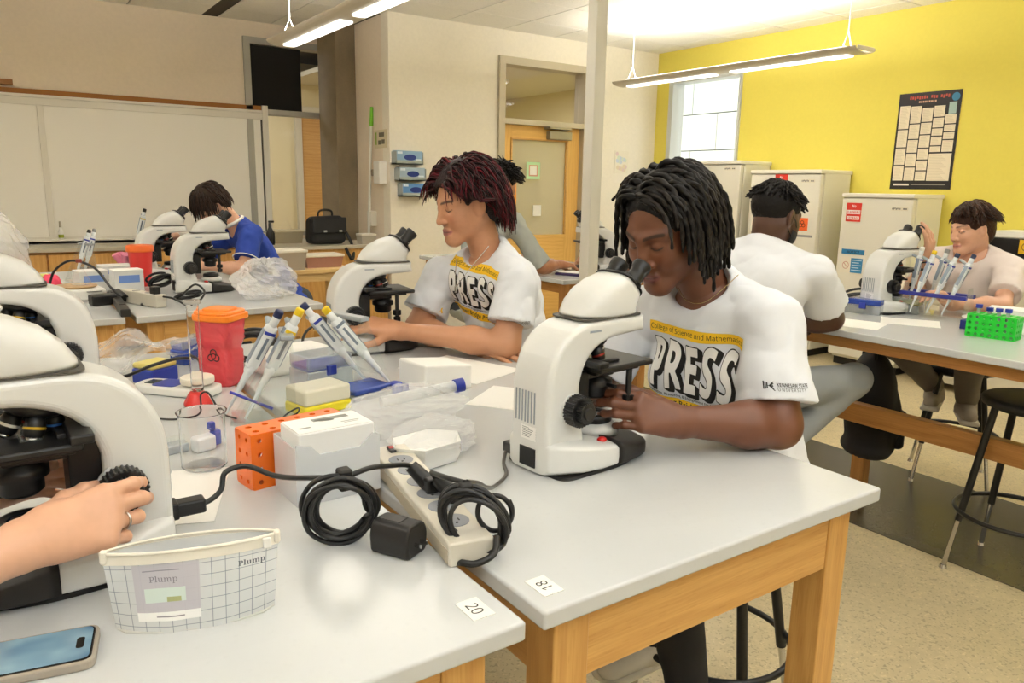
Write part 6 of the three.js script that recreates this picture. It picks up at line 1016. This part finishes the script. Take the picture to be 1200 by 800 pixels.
// --- man seen from behind at the right bench
person({
  label: 'man with short black hair in white shirt seen from behind at the right bench', base: [2.335, 0.000, -1.850],
  pelvis: [2.335, 0.700, -1.850], neck: [2.400, 1.245, -1.820], shL: [2.385, 1.165, -2.005], shR: [2.480, 1.145, -1.650], elR: [2.650, 0.957, -1.675], wrR: [2.510, 0.935, -1.770], elL: [2.655, 0.957, -2.050], wrL: [2.635, 0.950, -1.900],
  build: 1.14, wrinkle: .9, sleeve: .72, sleeveR: 1.22, armR: 1.12, cell: .012, shirtCell: .0095, head: { pos: [2.437, 1.345, -1.805], yaw: PI / 2 - .12, pitch: .3 }, face: { cell: .005, skin: 0x4d2d1c, lip: 0x4a2a26, brow: 0x120c09 },
  handR: { dir: [-.7, -.2, -.2], back: [.1, .6, .6], thumbSide: [0, 1, 0], curl: [.8, .8, .85, .9], cell: .006 }, handL: { cell: .008 }, shirtMat: tee(), trouserMat: mat(0x9ba0a0, .9), shoeMat: mat(0xd5d1c8, .7),
  legs: { L: [[2.395, 0.660, -1.950], [2.825, 0.620, -1.900], [2.475, 0.340, -1.910], [1, 0, 0]], R: [[2.395, 0.680, -1.750], [2.845, 0.690, -1.670], [2.475, 0.420, -1.750], [.9, 0, .1]] },
  hair: { cap: { color: 0x0d0908, thick: .006, cell: .006, faceC: [0, -.05, .09], faceR: [.075, .09, .085] }, locks: [{ seed: 71, n: 240, r: .005, ring: 6, twist: 1.3, tip: .5, lift: .006, fall: .12, step: .006, wander: .2, colors: [0x0f0b09, 0x17110e, 0x1c1512], cover: .42, scalp: d => d[1] > .12, comb: d => [d[0] * .8, -.1, d[2] * .8], len: (d, R) => .018 + R() * .02 }] },
  extra: [{ name: 'face_mask', m: mat(0x141415, .7), inHead: true, geo: new THREE.SphereGeometry(.075, 24, 14, 0, PI, PI * .3, PI * .5).scale(.92, .95, 1).translate(0, -.055, .03) }, { name: 'mask_loop', m: mat(0x141415, .7), inHead: true, geo: merge([tube([[-.066, -.03, .05], [-.078, -.01, .02], [-.078, .0, -.012], [-.074, -.035, -.01], [-.066, -.07, .04]], .002, 30)]) }],
});
// --- brown-haired man at the right bench
person({
  label: 'brown-haired man in a pale shirt touching the eyepieces at the right bench', base: [3.94, 0, -1.74],
  pelvis: [3.962, 0.799, -1.730], neck: [3.841, 1.170, -1.730], shL: [3.858, 1.101, -1.574], shR: [3.823, 1.119, -1.877], elL: [3.66, .957, -1.5], wrL: [3.45, .965, -1.62], elR: [3.6, .958, -1.88], wrR: [3.55, 1.145, -1.8],
  build: .9, sleeve: .72, sleeveR: 1.05, armR: .88, cell: .013, shirtCell: .011, head: { pos: [3.789, 1.279, -1.730], yaw: -PI / 2 - .42, pitch: .16, roll: .05, scale: .96 }, face: { cell: .0045, skin: 0xd9a688, lip: 0xbb7468, brow: 0x5a3a28, width: .88 },
  handR: { dir: [-.35, .9, .25], back: [-.1, .3, .95], thumbSide: [-1, 0, 0], curl: [.25, .3, .35, .4], cell: .0055 }, handL: { dir: [-.7, .5, -.3], cell: .006 }, shirtMat: mat(0xe8dcd6, .85), trouserMat: mat(0x7d7568, .9), shoeMat: mat(0xa79d8e, .75),
  legs: { L: [[3.93, .70, -1.62], [3.56, .72, -1.56], [3.82, .47, -1.66], [-.8, 0, .5]], R: [[3.93, .70, -1.82], [3.56, .72, -1.9], [3.92, .47, -1.86], [-.8, 0, .3]] },
  hair: { cap: { color: 0x3a2113, wide: .88, thick: .011, nape: true, cell: .0055, faceC: [0, -.045, .1], faceR: [.068, .085, .07] }, locks: [{ seed: 81, wide: .9, n: 520, r: .0042, tip: .25, lift: .012, fall: .16, wave: .4, wander: .05, step: .007, colors: [0x3b2214, 0x4a2b19, 0x2c190e], cover: .46, scalp: d => d[1] > .12 && !(d[2] > .6 && d[1] < .45), comb: d => [.55, d[2] > .3 ? .05 : -.15, d[2] > 0 ? .35 : -.3], len: (d, R) => .04 + R() * .025, face: { y: .035, x: .06, cut: 1 } }] },
  extra: [{ name: 'wristband', m: M.black, geo: rot(new THREE.TorusGeometry(.029, .005, 8, 24), PI / 2 - .2, 0, .2).translate(3.553, 1.132, -1.803) }],
});
// --- person behind the red-haired one
person({
  label: 'person with black hair, mostly hidden behind the red-haired person', base: [2.44, 0, -3.95],
  pelvis: [2.42, .72, -3.95], neck: [2.55, 1.31, -3.92], shL: [2.52, 1.24, -4.1], shR: [2.6, 1.22, -3.76], elR: [2.76, .962, -3.68], wrR: [2.93, .965, -3.72], elL: [2.78, .96, -4.1], wrL: [2.98, .96, -4.0],
  sleeve: .97, cell: .014, shirtCell: .012, head: { pos: [2.6, 1.455, -3.9], yaw: PI / 2 - .05, pitch: .25 }, face: { cell: .006, skin: 0xa8714f, lip: 0x8a5148, brow: 0x17100c }, handR: { dir: [.9, -.1, .2], cell: .006 }, handL: { cell: .008 }, shirtMat: mat(0xa7aca8, .85),
  legs: { L: [[2.46, .68, -4.05], [2.8, .66, -4.08], [2.7, .25, -4.08], [1, 0, 0]], R: [[2.46, .68, -3.85], [2.8, .66, -3.82], [2.7, .25, -3.82], [1, 0, 0]] },
  hair: { cap: { color: 0x120e0c, thick: .016, nape: true, cell: .006, rough: .003 }, locks: [{ seed: 91, n: 300, r: .006, tip: .5, lift: .02, fall: .08, wave: .9, waveAmp: .4, wander: .2, colors: [0x130e0c, 0x1d1612], cover: .5, scalp: d => d[1] > 0, comb: d => [d[0], .1, d[2]], len: (d, R) => .04 + R() * .02 }] },
});
// --- person hidden behind the front woman
person({
  label: 'person barely visible behind the front woman\'s hair, far side of the distant bench', base: [3.78, 0, -3.8],
  pelvis: [3.78, .70, -3.8], neck: [3.68, 1.235, -3.8], shL: [3.69, 1.13, -3.63], shR: [3.69, 1.13, -3.97], elL: [3.48, .96, -3.56], wrL: [3.24, .955, -3.5], elR: [3.46, .96, -4.0], wrR: [3.3, .97, -3.9],
  cell: .016, shirtCell: .014, head: { pos: [3.62, 1.4, -3.8], yaw: -PI / 2, pitch: .3 }, face: { cell: .007, skin: 0xb98464, lip: 0x9a5f55, brow: 0x17100c }, handL: { cell: .007 }, handR: { cell: .008 }, shirtMat: mat(0xded8cc, .85),
  legs: { L: [[3.74, .66, -3.7], [3.4, .66, -3.7], [3.5, .25, -3.7], [-1, 0, 0]], R: [[3.74, .66, -3.9], [3.4, .66, -3.9], [3.5, .25, -3.9], [-1, 0, 0]] },
  hair: { cap: { color: 0x1a130f, thick: .018, nape: true, cell: .007 }, locks: [{ seed: 95, n: 200, r: .006, tip: .4, lift: .02, fall: .3, wander: .1, colors: [0x1a130f, 0x241a14], cover: .5, scalp: d => d[1] > .1, comb: d => [d[0], -.3, d[2]], len: (d, R) => .05 + R() * .02 }] },
});
// --- person at the left edge: only forearm and hand reach into the frame
person({
  label: 'person at the left edge, bare forearm and ringed hand on the microscope knob', base: [-.62, 0, -1.06],
  pelvis: [-.64, .70, -1.06], neck: [-.52, 1.25, -1.08], shR: [-.51, 1.165, -.9], shL: [-.5, 1.165, -1.26], elR: [-.25, .968, -.9], wrR: [.012, 1.018, -.985], elL: [-.3, .962, -1.33], wrL: [-.05, 1.0, -1.235],
  sleeve: .72, sleeveR: 1.12, armR: .95, cell: .009, shirtCell: .014, head: { pos: [-.43, 1.38, -1.09], yaw: PI / 2, pitch: .35 }, face: { cell: .006, skin: 0xdba888, lip: 0xb9776c, brow: 0x3a281c },
  handR: { dir: [.95, .06, -.16], back: [-.02, .42, .9], thumbSide: [0, 1, -.2], curl: [[.42, .55, .45], [.5, .65, .5], [.62, .75, .5], [.75, .8, .5]], thumb: [.5, .25, .2], thumbIn: .75, spread: .03, size: .98, cell: .0024, ring: silver, tipTone: 0xcf8f78 },
  handL: { dir: [.95, .1, .05], back: [0, .5, -.9], thumbSide: [0, 1, 0], curl: [.4, .5, .55, .6], cell: .005 }, shirtMat: tee(), trouserMat: mat(0x30343a, .85),
  legs: { L: [[-.6, .66, -1.16], [-.24, .64, -1.2], [-.36, .26, -1.2], [1, 0, 0]], R: [[-.6, .66, -.96], [-.24, .64, -.94], [-.36, .26, -.94], [1, 0, 0]] },
  hair: { cap: { color: 0x3a2617, thick: .014, nape: true, cell: .007 }, locks: [{ seed: 97, n: 300, r: .005, tip: .3, lift: .02, fall: .5, wander: .05, colors: [0x3a2617, 0x4a3220], cover: .66, scalp: d => !(d[2] > .45 && d[1] < .5), comb: d => [d[0] * .6, -.5, -.4], len: (d, R) => .16 + R() * .04, face: { y: .06, x: .07, cut: 1 } }] },
});
renderer.render(scene, camera);
